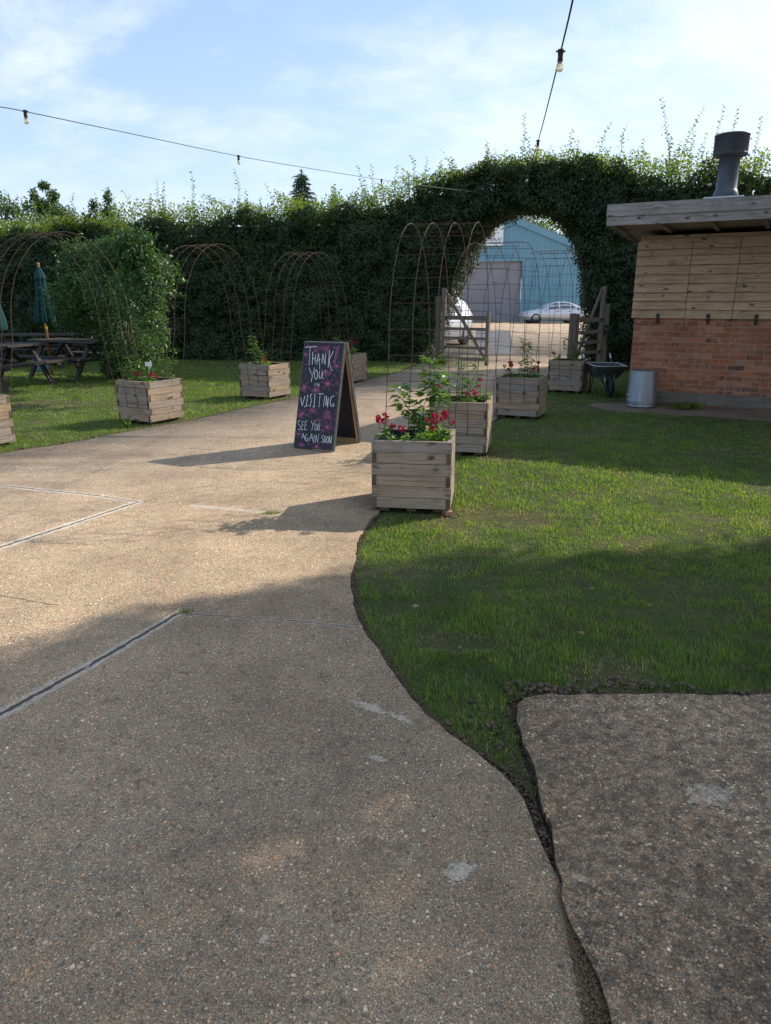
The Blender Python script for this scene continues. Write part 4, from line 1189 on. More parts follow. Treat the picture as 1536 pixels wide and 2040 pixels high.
    for k in range(95):
        x, y = rg.choice([(rg.uniform(240, 330), rg.uniform(500, 760)), (rg.uniform(780, 900), rg.uniform(620, 960)), (rg.uniform(480, 820), rg.uniform(1210, 1330)), (rg.uniform(760, 830), rg.uniform(1230, 1600)),
                          (rg.uniform(330, 480), rg.uniform(1300, 1420)), (rg.uniform(160, 760), rg.uniform(1810, 1900)), (rg.uniform(300, 900), rg.uniform(120, 165)), (rg.uniform(560, 640), rg.uniform(1580, 1660)), (rg.uniform(780, 900), rg.uniform(330, 620))])
        r_ = rg.uniform(2, 6); stroke(pk, [(x - r_, y), (x + r_, y + rg.uniform(-3, 3))], .003)
    pk.build('flower_drawing', M_chalkp, front)


sign()

# ------------------------------------------------------------------ brick and timber hut
def hut():
    W0 = Vector((3.73, 11.28, 0)); u = Vector((.875, -.483, 0)).normalized(); n_in = Vector((.483, .875, 0)).normalized()
    t = thing('garden_hut', 'flat-roofed brick and timber-clad hut with closed hatches at the right edge', 'hut', tuple(W0), math.atan2(u.y, u.x))
    LEN = 5.6; DEP = 2.9; ZB = 1.245; ZT = 2.40
    mb = MB()
    def quad(a, b, c_, d, uvs): mb.face([a, b, c_, d], uvs)
    x0, x1 = 0, LEN; y0, y1 = 0, DEP
    for (a, b, s) in (((x0, y0), (x1, y0), LEN), ((x1, y0), (x1, y1), DEP), ((x1, y1), (x0, y1), LEN), ((x0, y1), (x0, y0), DEP)):
        quad((a[0], a[1], -.05), (b[0], b[1], -.05), (b[0], b[1], ZB + .02), (a[0], a[1], ZB + .02), [(0, -.06), (s, -.06), (s, ZB + .01), (0, ZB + .01)])
    mb.face([(x0, y0, ZB + .02), (x1, y0, ZB + .02), (x1, y1, ZB + .02), (x0, y1, ZB + .02)])
    mb.build('brick_wall', M_brick, t)
    # timber upper walls behind the hatches and round the other sides
    mb = MB(); nb_ = 9; bh = (ZT - ZB) / nb_
    for i in range(nb_):
        z = ZB + bh * (i + .5)
        mb.box((x0 + .02, DEP / 2, z), (.03, DEP, bh - .003), None, None, 1); mb.box((x1 - .02, DEP / 2, z), (.03, DEP, bh - .003), None, None, 1); mb.box((LEN / 2, y1 - .02, z), (LEN, .03, bh - .003), None, None, 0)
    mb.box((LEN / 2, .045, (ZB + ZT) / 2), (LEN - .06, .03, ZT - ZB), None, None, 0)
    mb.build('side_cladding', M_clad, t)
    # hatches: overlapping boards
    seams = [-.045, .705, 1.33, 1.96, 2.6, 3.25, 3.9, 4.55, LEN]
    hz = [2.318, 2.205, 2.125, 2.0, 1.885, 1.762, 1.635, 1.51, 1.388, 1.262]
    hz = [2.345, 2.205, 2.115, 1.985, 1.86, 1.735, 1.61, 1.49, 1.37, 1.248]
    for a, b in zip(seams[:-1], seams[1:]):
        mb = MB()
        for i in range(len(hz) - 1):
            zt, zb = hz[i], hz[i + 1]
            r_ = rnd.random(); o1, o2 = rnd.uniform(0, 40), rnd.uniform(0, 40)
            xa, xb = a + .004, b - .004; yt, yb = -.012, -.046 + rnd.uniform(-.002, .002); zb2 = zb + .004 + rnd.uniform(-.002, .002)
            fr = [(xa, yb, zb2), (xb, yb, zb2), (xb, yt, zt), (xa, yt, zt)]; bk = [(xa, -.006, zb2), (xb, -.006, zb2), (xb, -.006, zt), (xa, -.006, zt)]
            mb.face(fr, [(xa + o1, zb + o2), (xb + o1, zb + o2), (xb + o1, zt + o2), (xa + o1, zt + o2)], r_)
            mb.face(bk[::-1], None, r_)
            for q in range(4): w2 = (q + 1) % 4; mb.face([fr[w2], fr[q], bk[q], bk[w2]], [(o1, o2), (o1 + .5, o2), (o1 + .5, o2 + .03), (o1, o2 + .03)], r_)
        mb.build('hatch', M_clad, t)
    for x in (.335, 1.02, 1.64, 2.3, 2.95, 3.6, 4.2):
        mb = MB(); mb.box((x, -.047, 1.285), (.045, .010, .06)); mb.box((x + .004, -.030, 1.235), (.05, .045, .012)); mb.box((x, -.012, 1.205), (.035, .02, .06))
        mb.lathe([(.0001, .03), (.012, .028), (.014, 0)], (0, 0, 0), 10, Matrix.Translation((x, -.02, 1.185)) @ Matrix.Rotation(R(90), 4, 'X'))
        mb.build('latch', M_black, t)
    mb = MB(); mb.box((LEN / 2 + .02, -.022, .105), (LEN + .04, .035, .175), None, None, 0, .002); mb.build('skirting_board', M_gate, t)
    # roof: slopes gently to the back, wide overhang on the front
    F0 = -1.0; S0 = -.29; zf = 2.47; zbk = 2.30
    def zr(y): return zf + (zbk - zf) * (y - F0) / (DEP + .4 - F0)
    mb = MB(); X0, X1, Y0, Y1 = S0, LEN + .4, F0, DEP + .4; th = .20
    A = [(X0 + .03, Y0 + .03, zr(Y0) + .05), (X1 - .03, Y0 + .03, zr(Y0) + .05), (X1 - .03, Y1, zr(Y1) + .05), (X0 + .03, Y1, zr(Y1) + .05)]
    B = [(p[0], p[1], p[2] + th) for p in A]
    mb.face(B); 
    for i in range(4): j = (i + 1) % 4; mb.face([A[i], A[j], B[j], B[i]])
    rf = mb.build('roof', M_felt, t)
    mb = MB(); nb2 = 14
    for i in range(nb2):   # soffit boards run along the front
        ya = Y0 + .03 + (Y1 - Y0 - .03) * i / nb2; yb_ = Y0 + .03 + (Y1 - Y0 - .03) * (i + 1) / nb2 - .006
        mb.face([(X0 + .03, ya, zr(ya) + .045), (X0 + .03, yb_, zr(yb_) + .045), (X1 - .03, yb_, zr(yb_) + .045), (X1 - .03, ya, zr(ya) + .045)], [(0, ya), (0, yb_), (6, yb_), (6, ya)], rnd.random())
    mb.build('soffit', M_fascia, rf)
    mb = MB()
    mb.box(((X0 + X1) / 2, Y0 + .012, zf + .055), (X1 - X0, .024, .11), None, None, 0)
    mb.box(((X0 + X1) / 2, Y0 - .004, zf + .19), (X1 - X0 + .012, .028, .155), None, None, 0)
    for (Xs) in (X0, X1):
        for (dz, hh, pr) in ((.055, .11, 0), (.19, .155, .012)):
            sgn = -1 if Xs == X0 else 1
            a = Vector((Xs + sgn * pr * .5, Y0 + .025, zr(Y0) + dz)); b = Vector((Xs + sgn * pr * .5, Y1, zr(Y1) + dz))
            mb.bar(a, b, .022, hh)
    mb.build('fascia', M_fascia, rf)
    mb = MB()
    for i in range(9):
        x = X0 + .06 + i * .62
        mb.bar((x, Y0 + .04, zr(Y0) + .02), (x, 0.0, zr(0) + .02), .045, .05)
    mb.build('rafters', M_fascia, rf)
    # flue
    inv = (W0, u, n_in)
    P = Vector((4.90, 11.35, 0)); d = P - W0; lx, ly = d.dot(u), d.dot(n_in)
    fl = bpy.data.objects.new('flue', None); COL.objects.link(fl); fl.parent = t; fl.location = (lx, ly, zr(ly) + .49)
    fl.empty_display_size = .05
    mb = MB(); mb.lathe([(.172, .02), (.178, .05), (.148, .13), (.140, .14), (.140, .58), (.150, .59), (.150, .62)], sides=40); mb.build('flue_pipe', M_flue, fl)
    mb = MB(); mb.lathe([(.16, .56), (.222, .575), (.229, .59), (.229, .83), (.235, .835), (.235, .85), (.20, .86), (.001, .875)], sides=40)
    for zb in (.595,): mb.lathe([(.230, zb), (.234, zb + .006), (.230, zb + .012)], sides=40)
    mb.build('flue_cowl', M_flue, fl)
    mb = MB(); mb.box((0, 0, .012), (.52, .52, .02)); mb.build('flashing_plate', M_grip, fl)
    mb = MB(); mb.box((0, 0, -.13), (.44, .44, .26)); mb.build('curb', M_felt, fl)
    return t


hut()

# upturned galvanised bin
t = thing('metal_bin', 'galvanised steel dustbin standing upside down against the brick wall', 'bin', (3.80, 10.86, 0), 0)
mb = MB(); mb.lathe([(.222, 0), (.224, .008), (.219, .012), (.214, .04), (.218, .046), (.213, .052), (.212, .066), (.216, .072), (.211, .078), (.190, .505), (.186, .512)], sides=48)
mb.build('body', M_galv, t)
mb = MB(); mb.lathe([(.190, .5055), (.192, .515), (.184, .517), (.180, .506), (.06, .503), (.0001, .503)], sides=48); mb.build('base', M_galv, t)
for sx in (-1, 1):
    mb = MB(); pts = [(sx * .20 + sx * .03 * math.sin(math.pi * i / 8), -.06 + .12 * i / 8, .16) for i in range(9)]
    mb.tube(pts, .006, 6); mb.build('handle', M_grip, t)

# wheelbarrow seen from its wheel end
def barrow():
    t = thing('wheelbarrow', 'grey-green metal wheelbarrow parked between the last planter and the hut', 'wheelbarrow', (3.64, 11.95, -.02), R(-3))
    t.scale = (.84, .84, .84)
    def ring(z, y0, y1, w0, w1, r_=.05):
        c = [(-w0, y0), (w0, y0), (w1, y1), (-w1, y1)]
        out = []
        for i in range(4):
            a = Vector(c[i]); p = Vector(c[i - 1]); q = Vector(c[(i + 1) % 4])
            e1 = (p - a).normalized() * r_; e2 = (q - a).normalized() * r_
            for s in (0, .5, 1): k = (a + e1) * (1 - s) ** 2 + a * 2 * s * (1 - s) + (a + e2) * s ** 2; out.append((k.x, k.y, z))
        return out
    rg = [ring(.60, -.10, .80, .30, .33), ring(.585, -.095, .795, .298, .328), ring(.44, .06, .74, .25, .26), ring(.34, .16, .68, .19, .20)]
    mb = MB(); b = 0
    def skin(rings, inn):
        b = len(mb.v)
        for r_ in rings: mb.v += [((x * (.985 if inn else 1)), y if not inn else y * .985 + .01, z + (.004 if inn else 0)) for x, y, z in r_]
        for i in range(len(rings) - 1):
            for k in range(12):
                k2 = (k + 1) % 12; f = [b + i * 12 + k, b + (i + 1) * 12 + k, b + (i + 1) * 12 + k2, b + i * 12 + k2]
                mb.f.append(f if not inn else f[::-1]); mb.uv.append([(0, 0)] * 4); mb.r.append(0); mb.sm.append(True)
        mb.f.append([b + (len(rings) - 1) * 12 + k for k in range(12)]); mb.uv.append([(0, 0)] * 12); mb.r.append(0); mb.sm.append(False)
    skin(rg, False); skin(rg, True); mb.build('tray', M_barrow, t)
    mb = MB(); p = rg[0] + [rg[0][0]]; mb.tube([(x, y, z) for x, y, z in p], .009, 6); mb.build('rim', M_grip, t)
    for s in (-1, 1):
        mb = MB(); mb.tube([(s * .07, -.02, .20), (s * .12, .15, .33), (s * .22, .70, .40), (s * .27, 1.15, .66)], .016, 8); fr = mb.build('handle', M_black, t)
        mb = MB(); mb.tube([(s * .27, 1.14, .655), (s * .285, 1.30, .745)], .019, 8); mb.build('grip', M_grip, fr)
        mb = MB(); mb.tube([(s * .20, .50, .36), (s * .24, .52, .02), (s * .24, .62, .015)], .013, 6); mb.tube([(s * .20, .75, .38), (s * .24, .62, .015)], .013, 6); mb.build('leg', M_black, t)
        mb = MB(); mb.tube([(s * .07, -.02, .20), (s * .10, .06, .44)], .008, 5); mb.build('brace', M_grip, t)
    Mw = Matrix.Translation((0, -.02, .205)) @ Matrix.Rotation(R(90), 4, 'Y')
    mb = MB(); mb.lathe([(.12, -.03), (.16, -.044), (.195, -.036), (.205, -.012), (.205, .012), (.195, .036), (.16, .044), (.12, .03)], sides=28, M=Mw); wh = mb.build('wheel', M_rubber, t)
    mb = MB(); mb.lathe([(.001, -.03), (.03, -.032), (.05, -.012), (.115, -.02), (.125, -.03), (.125, .03), (.115, .02), (.05, .012), (.03, .032), (.001, .03)], sides=24, M=Mw); mb.tube([(-.09, -.02, .205), (.09, -.02, .205)], .009, 8); mb.build('rim', M_black, wh)


barrow()

# ------------------------------------------------------------------ field gates
def gate(heel, head, label, flip, tall=1.78, hh=1.22):
    heel = Vector((*heel, 0)); head = Vector((*head, 0)); d = head - heel; L = d.length; ang = math.atan2(d.y, d.x)
    t = thing('field_gate', label, 'gate', tuple(heel), ang, 'open wooden field gates in the hedge arch')
    zs = [.14, .40, .62, .84, 1.10]
    for z, w_ in zip(zs, (.075, .07, .07, .07, .10)):
        mb = MB(); mb.bar((.06, 0, z), (L - .05, 0, z), .03, w_); mb.build('rail', M_gate, t)
    mb = MB(); mb.box((.04, 0, tall / 2 + .05), (.10, .075, tall - .06), None, None, 2); mb.build('heel_stile', M_gate, t)
    mb = MB(); mb.box((L - .045, 0, hh / 2 - .0), (.08, .07, hh + .02), None, None, 2); mb.build('head_stile', M_gate, t)
    mb = MB(); mb.bar((.08, -.031, tall - .05), (L - .09, -.031, .18), .026, .075); mb.build('brace', M_gate, t)
    mb = MB(); mb.box((.085, .02, 1.10), (.10, .09, .03)); mb.box((.085, .02, .40), (.10, .09, .03)); mb.build('hinge', M_black, t)
    return t


gate((1.40, 18.50), (2.46, 17.75), 'open wooden field gate at the left of the hedge arch before the pale car', 1)
gate((4.84, 16.78), (4.04, 15.95), 'open wooden field gate at the right side of the hedge arch, seen nearly end on', -1)
for (x, y, h, lab) in ((1.30, 18.62, 1.62, 'left wooden gate post against the hedge'), (4.95, 16.9, 1.45, 'right wooden gate post half buried in the hedge'), (3.95, 15.85, 1.26, 'short wooden post catching the end of the right gate')):
    mb = MB(); mb.box((0, 0, h / 2 - .02), (.105, .105, h), None, None, 2); o = mb.build('gate_post', M_gate); o.location = (x, y, 0); o.rotation_euler = (0, 0, .4); tag(o, lab, 'post', 'wooden gate posts')

# ------------------------------------------------------------------ hedge with an arched opening
HX = [-20, -10.1, -7.3, -4.6, -2.1, -.85, .4, 1.55, 2.7, 3.7, 4.65, 5.55, 7.3, 16]
HYl = [20.9, 20.2, 19.95, 19.6, 19.3, 19.15, 19.0, 18.7, 18.3, 17.75, 17.15, 16.6, 15.4, 10.3]
HTrim = [3.0, 3.06, 3.28, 3.45, 3.46, 3.58, 3.85, 4.34, 4.56, 4.54, 4.25, 4.0, 3.68, 3.6]
HGrow = [3.5, 3.52, 3.74, 3.92, 3.95, 4.12, 4.40, 4.47, 4.77, 4.80, 4.62, 4.42, 4.15, 4.0]
OX = [1.05, 1.50, 1.75, 1.93, 2.33, 2.85, 3.5, 4.0, 4.25, 4.42, 4.52, 4.62]
OZ = [0, 1.5, 2.2, 2.7, 3.3, 3.56, 3.56, 3.15, 2.8, 2.1, 1.3, 0]


def trim(x):
    x = np.asarray(x, float)
    return np.interp(x, HX, HTrim) + .44 * (vnoise(x, x * 0 + 2, .75, 91) - .5) + .20 * (vnoise(x, x * 0, .26, 92) - .5)


def hy(x): return np.interp(x, HX, HYl)
def zopen(x): return np.where((x > OX[0]) & (x < OX[-1]), np.interp(x, OX, OZ), 0.0)
def hnorm(x):
    d = (hy(x + .4) - hy(x - .4)) / .8
    n = np.stack([-d, np.ones_like(x)], 1); return n / np.linalg.norm(n, axis=1, keepdims=True)


HT = 1.35


def hedge():
    t = thing('hedge', 'tall dark hornbeam hedge with an arched opening over the drive', 'hedge', (0, 19, 0))
    o = Vector(t.location)
    Ps = []; Ns = []
    def put(x, z, d, ndir):
        n = hnorm(x); y = hy(x)
        P = np.stack([x + n[:, 0] * d - o.x, y + n[:, 1] * d - o.y, z], 1); Ps.append(P); Ns.append(ndir)
    # front face: billowing sprays standing proud of darker hollows
    N = 165000
    x = NPR.uniform(-13.5, 9.5, N); z = NPR.uniform(-.03, 1, N) ** .95 * (trim(x) + .05 + .35 * (vnoise(x, x * 0 + 3, .5, 55) - .4))
    zo = zopen(x); edge = (vnoise(x * 3, z * 3, .5, 61) - .5) * .34 + (vnoise(x * 3, z * 3, 1.3, 62) - .5) * .3
    ok = (zo <= 0) | (z > zo + edge)
    x, z = x[ok], z[ok]
    spray = vnoise(x, z * 1.15, .20, 52); spray2 = vnoise(x + 9, z * 1.2, .085, 57)
    ok = NPR.random(len(x)) < np.clip(.30 + 1.1 * spray * (.6 + .8 * spray2), 0, 1); x, z, spray, spray2 = x[ok], z[ok], spray[ok], spray2[ok]
    bulge = -(vnoise(x, z, .9, 51) - .5) * .34 - (vnoise(x + 4, z, .38, 53) - .5) * .22 - (spray - .5) * .20 - (spray2 - .5) * .08
    d = bulge + NPR.exponential(.05, len(x)) - .03
    n = hnorm(x)
    gx = (vnoise(x + .05, z, .38, 53) - vnoise(x - .05, z, .38, 53)) * 2.2; gz = (vnoise(x, z + .05, .20, 52) - vnoise(x, z - .05, .20, 52)) * 2.0
    put(x, np.maximum(z, .02), d, np.stack([-n[:, 0] - gx, -n[:, 1], .45 - gz], 1))
    # arch soffit and jambs
    N = 26000
    k = NPR.uniform(0, len(OX) - 1.001, N); i0 = k.astype(int); f = k - i0
    ox = np.array(OX); oz = np.array(OZ); x = ox[i0] * (1 - f) + ox[i0 + 1] * f; z = oz[i0] * (1 - f) + oz[i0 + 1] * f
    off = NPR.normal(.03, .07, N); sgn = np.where(x < 3.2, -1, 1)
    x = x + sgn * np.clip(off, -.12, .3) * np.where(z < 2.9, 1, .3); z = z + np.clip(off, -.2, .3) * np.where(z > 2.4, 1, .2)
    d = NPR.uniform(-.05, HT, N)
    put(x, np.maximum(z, .02), d, np.stack([-sgn.astype(float), np.full(N, -.4), np.where(z > 2.9, -1, .2)], 1))
    # body above the arch: thin enough for sky to glint through
    N = 30000
    x = NPR.uniform(1.4, 4.7, N); zt = trim(x); zo = zopen(x); z = zo + (zt - zo) * NPR.random(N); d = NPR.uniform(0, HT, N)
    put(x, z, d, NPR.normal(size=(N, 3)) + np.array([0, 0, .4]))
    # top
    N = 26000
    x = NPR.uniform(-13.5, 9.5, N); z = trim(x) + NPR.normal(0, .09, N); d = NPR.uniform(-.05, HT + .05, N)
    put(x, z, d, np.stack([NPR.normal(0, .4, N), NPR.normal(0, .4, N), np.ones(N)], 1))
    # back face, coarse
    N = 14000
    x = NPR.uniform(-13.5, 9.5, N); z = NPR.random(N) * trim(x); ok = z > zopen(x); x, z = x[ok], z[ok]; n = hnorm(x)
    put(x, z, np.full(len(x), HT) + NPR.normal(0, .06, len(x)), np.stack([n[:, 0], n[:, 1], np.full(len(x), .4)], 1))
    P = np.concatenate(Ps); Nn = np.concatenate(Ns); M_ = len(P)
    ax = unit(np.cross(Nn, NPR.normal(size=(M_, 3)))) + np.array([0, 0, -.35]) + NPR.normal(0, .25, (M_, 3))
    clump = vnoise(P[:, 0], P[:, 2], .6, 71)
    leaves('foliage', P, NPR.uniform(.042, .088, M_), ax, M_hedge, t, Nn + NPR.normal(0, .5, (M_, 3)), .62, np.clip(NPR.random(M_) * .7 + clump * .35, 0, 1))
    # loose growth above the clipped line: dense small sprays of new leaves
    N = 60000
    x = NPR.uniform(-13.5, 9.5, N); zt = trim(x) - .12; zg = np.interp(x, HX, HGrow)
    q = NPR.random(N) ** 1.5; loc = vnoise(x, x * 0, .22, 81) * .7 + vnoise(x, x * 0 + 5, .9, 82) * .6
    z = zt + (zg - zt) * q * (.35 + loc); d = NPR.uniform(0, HT * .95, N)
    n = hnorm(x); P = np.stack([x + n[:, 0] * d - o.x, hy(x) + n[:, 1] * d - o.y, z], 1)
    keep = vnoise(P[:, 0] * 1.0, P[:, 2] + P[:, 1], .16, 83) > .30; P = P[keep]; n_ = len(P)
    leaves('top_growth', P, NPR.uniform(.045, .08, n_), NPR.normal(0, 1, (n_, 3)) + np.array([0, 0, .3]), M_shoot, t, NPR.normal(0, .6, (n_, 3)) + np.array([0, 0, 1]), .6)
    # upright whips
    rg = random.Random(3); mb = MB(); LP = []; LA = []
    xs = [rg.uniform(-10, 8.3) for _ in range(130)]
    talls = {-4.95: 1.0, -5.9: .8, -6.6: .75, -3.65: .85, -2.95: .7, -.65: .85, -.35: .75, .15: .6, 1.4: .7, 4.35: .75, 5.75: 1.35, 5.95: 1.2, 6.35: 1.25, 6.75: 1.0, 7.15: .9, 3.75: .65, 4.9: .7, .75: .7, 7.6: .8, 2.2: .55, -8.1: .6}
    for x in xs + list(talls):
        xa = np.array([x]); h_ = talls.get(x, min(.9, .1 + rg.expovariate(5.0))); zt = float(trim(x)); zg = float(np.interp(x, HX, HGrow))
        d = rg.uniform(.1, HT * .8); n = hnorm(xa)[0]; p = Vector((x + n[0] * d, float(hy(x)) + n[1] * d, zt + (zg - zt) * .3)) - o
        top = h_ + (zg - zt) * .3; lx, ly = rg.gauss(0, .14), rg.gauss(0, .08); pts = []
        for i in range(7):
            s = i / 6; pts.append(p + Vector((lx * s * s * top + .02 * math.sin(s * 9 + x), ly * s, top * s)))
        mb.tube(pts, [.008 * (1 - .75 * i / 6) for i in range(7)], 3, 0, False)
        nl = int(top * 26); wb_ = rg.uniform(.05, .15)
        for j in range(int(40 * min(top, .6))):
            s = rg.random() ** 1.7 * .8; k = s * 5.99; a = pts[int(k)].lerp(pts[int(k) + 1], k - int(k)); r_ = wb_ * (1 - s) * 1.2
            LP.append(tuple(a + Vector((rg.gauss(0, r_), rg.gauss(0, r_), rg.gauss(0, .03))))); LA.append((rg.gauss(0, 1), rg.gauss(0, 1), rg.uniform(-.2, .8)))
        for j in range(nl):
            s = (j + .5) / nl; k = s * 5.99; a = pts[int(k)].lerp(pts[int(k) + 1], k - int(k)); sg = 1 if j % 2 else -1; b = rg.uniform(-.6, .6) + (0 if sg > 0 else math.pi)
            LP.append(tuple(a)); LA.append((math.cos(b), math.sin(b), rg.uniform(.1, .7)))
            if s < .55 and rg.random() < .7: LP.append(tuple(a + Vector((rg.gauss(0, .05), rg.gauss(0, .05), rg.gauss(0, .03))))); LA.append((rg.gauss(0, 1), rg.gauss(0, 1), .4))
    mb.build('whips', M_twig, t)
    leaves('whip_leaves', LP, [rg.uniform(.04, .075) for _ in LP], LA, M_shoot, t, None, .6)
    # solid dark core added inside the hedge to block light passing through
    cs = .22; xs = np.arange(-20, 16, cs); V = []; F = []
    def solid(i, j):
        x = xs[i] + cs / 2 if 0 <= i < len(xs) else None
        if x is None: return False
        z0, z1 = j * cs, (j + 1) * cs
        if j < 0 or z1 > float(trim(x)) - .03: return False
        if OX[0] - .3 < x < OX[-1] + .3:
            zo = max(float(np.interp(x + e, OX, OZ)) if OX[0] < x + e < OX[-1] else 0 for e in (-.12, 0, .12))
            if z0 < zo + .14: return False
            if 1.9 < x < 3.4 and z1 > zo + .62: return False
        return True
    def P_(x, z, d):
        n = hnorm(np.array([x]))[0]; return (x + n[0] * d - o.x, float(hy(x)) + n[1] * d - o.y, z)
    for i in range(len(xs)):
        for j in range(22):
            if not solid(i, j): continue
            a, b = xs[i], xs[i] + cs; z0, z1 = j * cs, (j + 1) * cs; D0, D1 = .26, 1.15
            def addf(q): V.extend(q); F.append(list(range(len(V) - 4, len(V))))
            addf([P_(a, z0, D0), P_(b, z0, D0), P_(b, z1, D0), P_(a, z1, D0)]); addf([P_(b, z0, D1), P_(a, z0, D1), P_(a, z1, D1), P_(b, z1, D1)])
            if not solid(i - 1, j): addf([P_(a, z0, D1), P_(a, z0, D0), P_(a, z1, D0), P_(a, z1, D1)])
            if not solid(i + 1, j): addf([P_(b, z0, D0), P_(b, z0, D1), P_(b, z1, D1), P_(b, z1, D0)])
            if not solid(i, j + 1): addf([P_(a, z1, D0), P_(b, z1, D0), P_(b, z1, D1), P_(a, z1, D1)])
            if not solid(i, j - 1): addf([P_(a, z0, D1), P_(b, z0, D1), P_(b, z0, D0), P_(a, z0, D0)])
    mesh_np('light_block_core', V, np.array(F), M_core, t)
    mb = MB()
    for x in (1.1, .7, .2, 4.75, 5.0, 5.4, -.6, -1.3):
        n = hnorm(np.array([x]))[0]; p = Vector((x + n[0] * .3, float(hy(x)) + n[1] * .3, 0)) - o
        mb.tube([p, p + Vector((.05, 0, 1.2)), p + Vector((-.03, .1, 2.4))], [.05, .04, .03], 6)
    mb.build('trunk', M_bark, t)


hedge()

# ------------------------------------------------------------------ climbing shrub behind the left planter
def blob_leaves(blobs, n, lo, hi, mat, name, parent, org, droop=-.3, wide=.38, shell=.45, seed=5, loose=0):
    """blobs: (x, y, z, rx, ry, rz, weight)"""
    w_ = np.array([b[6] for b in blobs]); w_ = w_ / w_.sum(); P = []; Nn = []
    rg = np.random.default_rng(seed)
    for b, ww in zip(blobs, w_):
        m = int(n * ww); v = unit(rg.normal(size=(m, 3))); r_ = (shell + (1 - shell) * rg.random(m)) ** .7
        az = np.arctan2(v[:, 1], v[:, 0]); lump = (.80 + .42 * vnoise(az * 1.3 + b[0], v[:, 2] * 1.5 + b[1], .35, seed)) if loose == 0 else (.60 + .75 * vnoise(az * 1.6 + b[0], v[:, 2] * 2 + b[1], .35, seed))
        p = v * (r_ * lump)[:, None] * np.array(b[3:6]) + np.array(b[:3]) - np.array(org); P.append(p); Nn.append(v)
    P = np.concatenate(P); Nn = np.concatenate(Nn); P[:, 2] = np.maximum(P[:, 2], .02)
    m = len(P); ax = Nn * .5 + rg.normal(0, .7, (m, 3)) + np.array([0, 0, droop])
    leaves(name, P, rg.uniform(lo, hi, m), ax, mat, parent, Nn + rg.normal(0, .5, (m, 3)) + np.array([0, 0, .4]), wide)
    return P


def shrub():
    org = (-5.35, 14.5, 0)
    t = thing('climbing_shrub', 'large leafy climbing shrub swamping the arches behind the left planter', 'shrub', org)
    blobs = [(-4.75, 12.4, 1.70, .55, .5, .52, 2.8), (-4.18, 12.2, 1.80, .60, .5, .48, 3), (-5.18, 12.5, 1.42, .40, .4, .46, 1.7), (-3.72, 12.0, 1.82, .42, .45, .50, 2.4),
             (-4.2, 12.0, 2.22, .24, .3, .26, .8), (-3.90, 11.9, 2.28, .26, .3, .28, 1), (-4.98, 12.4, 2.18, .22, .3, .25, .6), (-5.2, 12.5, 1.92, .15, .2, .28, .3), (-4.55, 12.3, 2.2, .18, .2, .22, .5),
             (-3.68, 11.7, 1.32, .24, .35, .32, .7), (-4.45, 12.5, 1.15, .50, .5, .45, 1.8), (-4.2, 12.7, .6, .34, .4, .5, 1.1), (-4.55, 12.8, .75, .26, .35, .4, .6), (-4.45, 12.9, .2, .32, .35, .25, .6), (-3.42, 11.4, 1.0, .12, .15, .30, .2)]
    B2 = []
    for b in blobs:   # the bulk stands back at the tables, its right side comes forward over the arch
        k = 1.20 if b[0] < -4.3 else (1.12 if b[0] < -4.0 else 1.0)
        B2.append((b[0] * k, b[1] * k, 1.5 + (b[2] - 1.5) * k, b[3] * k, b[4] * k, b[5] * k, b[6] * k))
    B2 += [(-4.75, 13.4, 1.55, .45, .6, .45, 1.4), (-4.2, 12.6, 1.6, .4, .5, .42, 1.2), (-5.35, 14.8, .22, .36, .3, .26, .8), (-5.2, 14.6, .6, .4, .35, .4, 1.0)]
    blobs = B2
    P = blob_leaves(blobs, 32000, .05, .11, M_shrub, 'foliage', t, org, -.35, .36, .45, 5, 1)
    rg = random.Random(9); mb = MB()
    for i in range(9):
        a = Vector((rg.uniform(-.3, .4), rg.uniform(-.1, .6), 0)); b = rg.choice(blobs); e = Vector(b[:3]) - Vector(org)
        mb.tube([a, a.lerp(e, .4) + Vector((rg.gauss(0, .08), rg.gauss(0, .08), .1)), e], [.022, .014, .006], 5)
    mb.build('trunk', M_bark, t)
    mb = MB(); LP = []; LA = []
    for i in range(130):
        b = rg.choice(blobs[:10]); v = Vector((rg.gauss(0, 1), rg.gauss(0, 1), rg.uniform(.1, 1))).normalized()
        p = Vector(b[:3]) + Vector((v.x * b[3], v.y * b[4], v.z * b[5])) * .85 - Vector(org); L = rg.uniform(.12, .34); d = (v + Vector((0, 0, .5))).normalized()
        pts = [p + d * L * s + Vector((0, 0, -.25 * L * s * s)) for s in (0, .33, .66, 1)]
        mb.tube(pts, [.004, .003, .002, .001], 3, 0, False)
        for j in range(int(L * 70)):
            s = rg.random() * 2.99; q = pts[int(s)].lerp(pts[int(s) + 1], s - int(s)); LP.append(tuple(q)); LA.append((rg.gauss(0, 1), rg.gauss(0, 1), rg.gauss(-.2, .6)))
    mb.build('shoots', M_twig, t)
    leaves('shoot_leaves', LP, [rg.uniform(.045, .08) for _ in LP], LA, M_shrub, t, None, .36)


shrub()

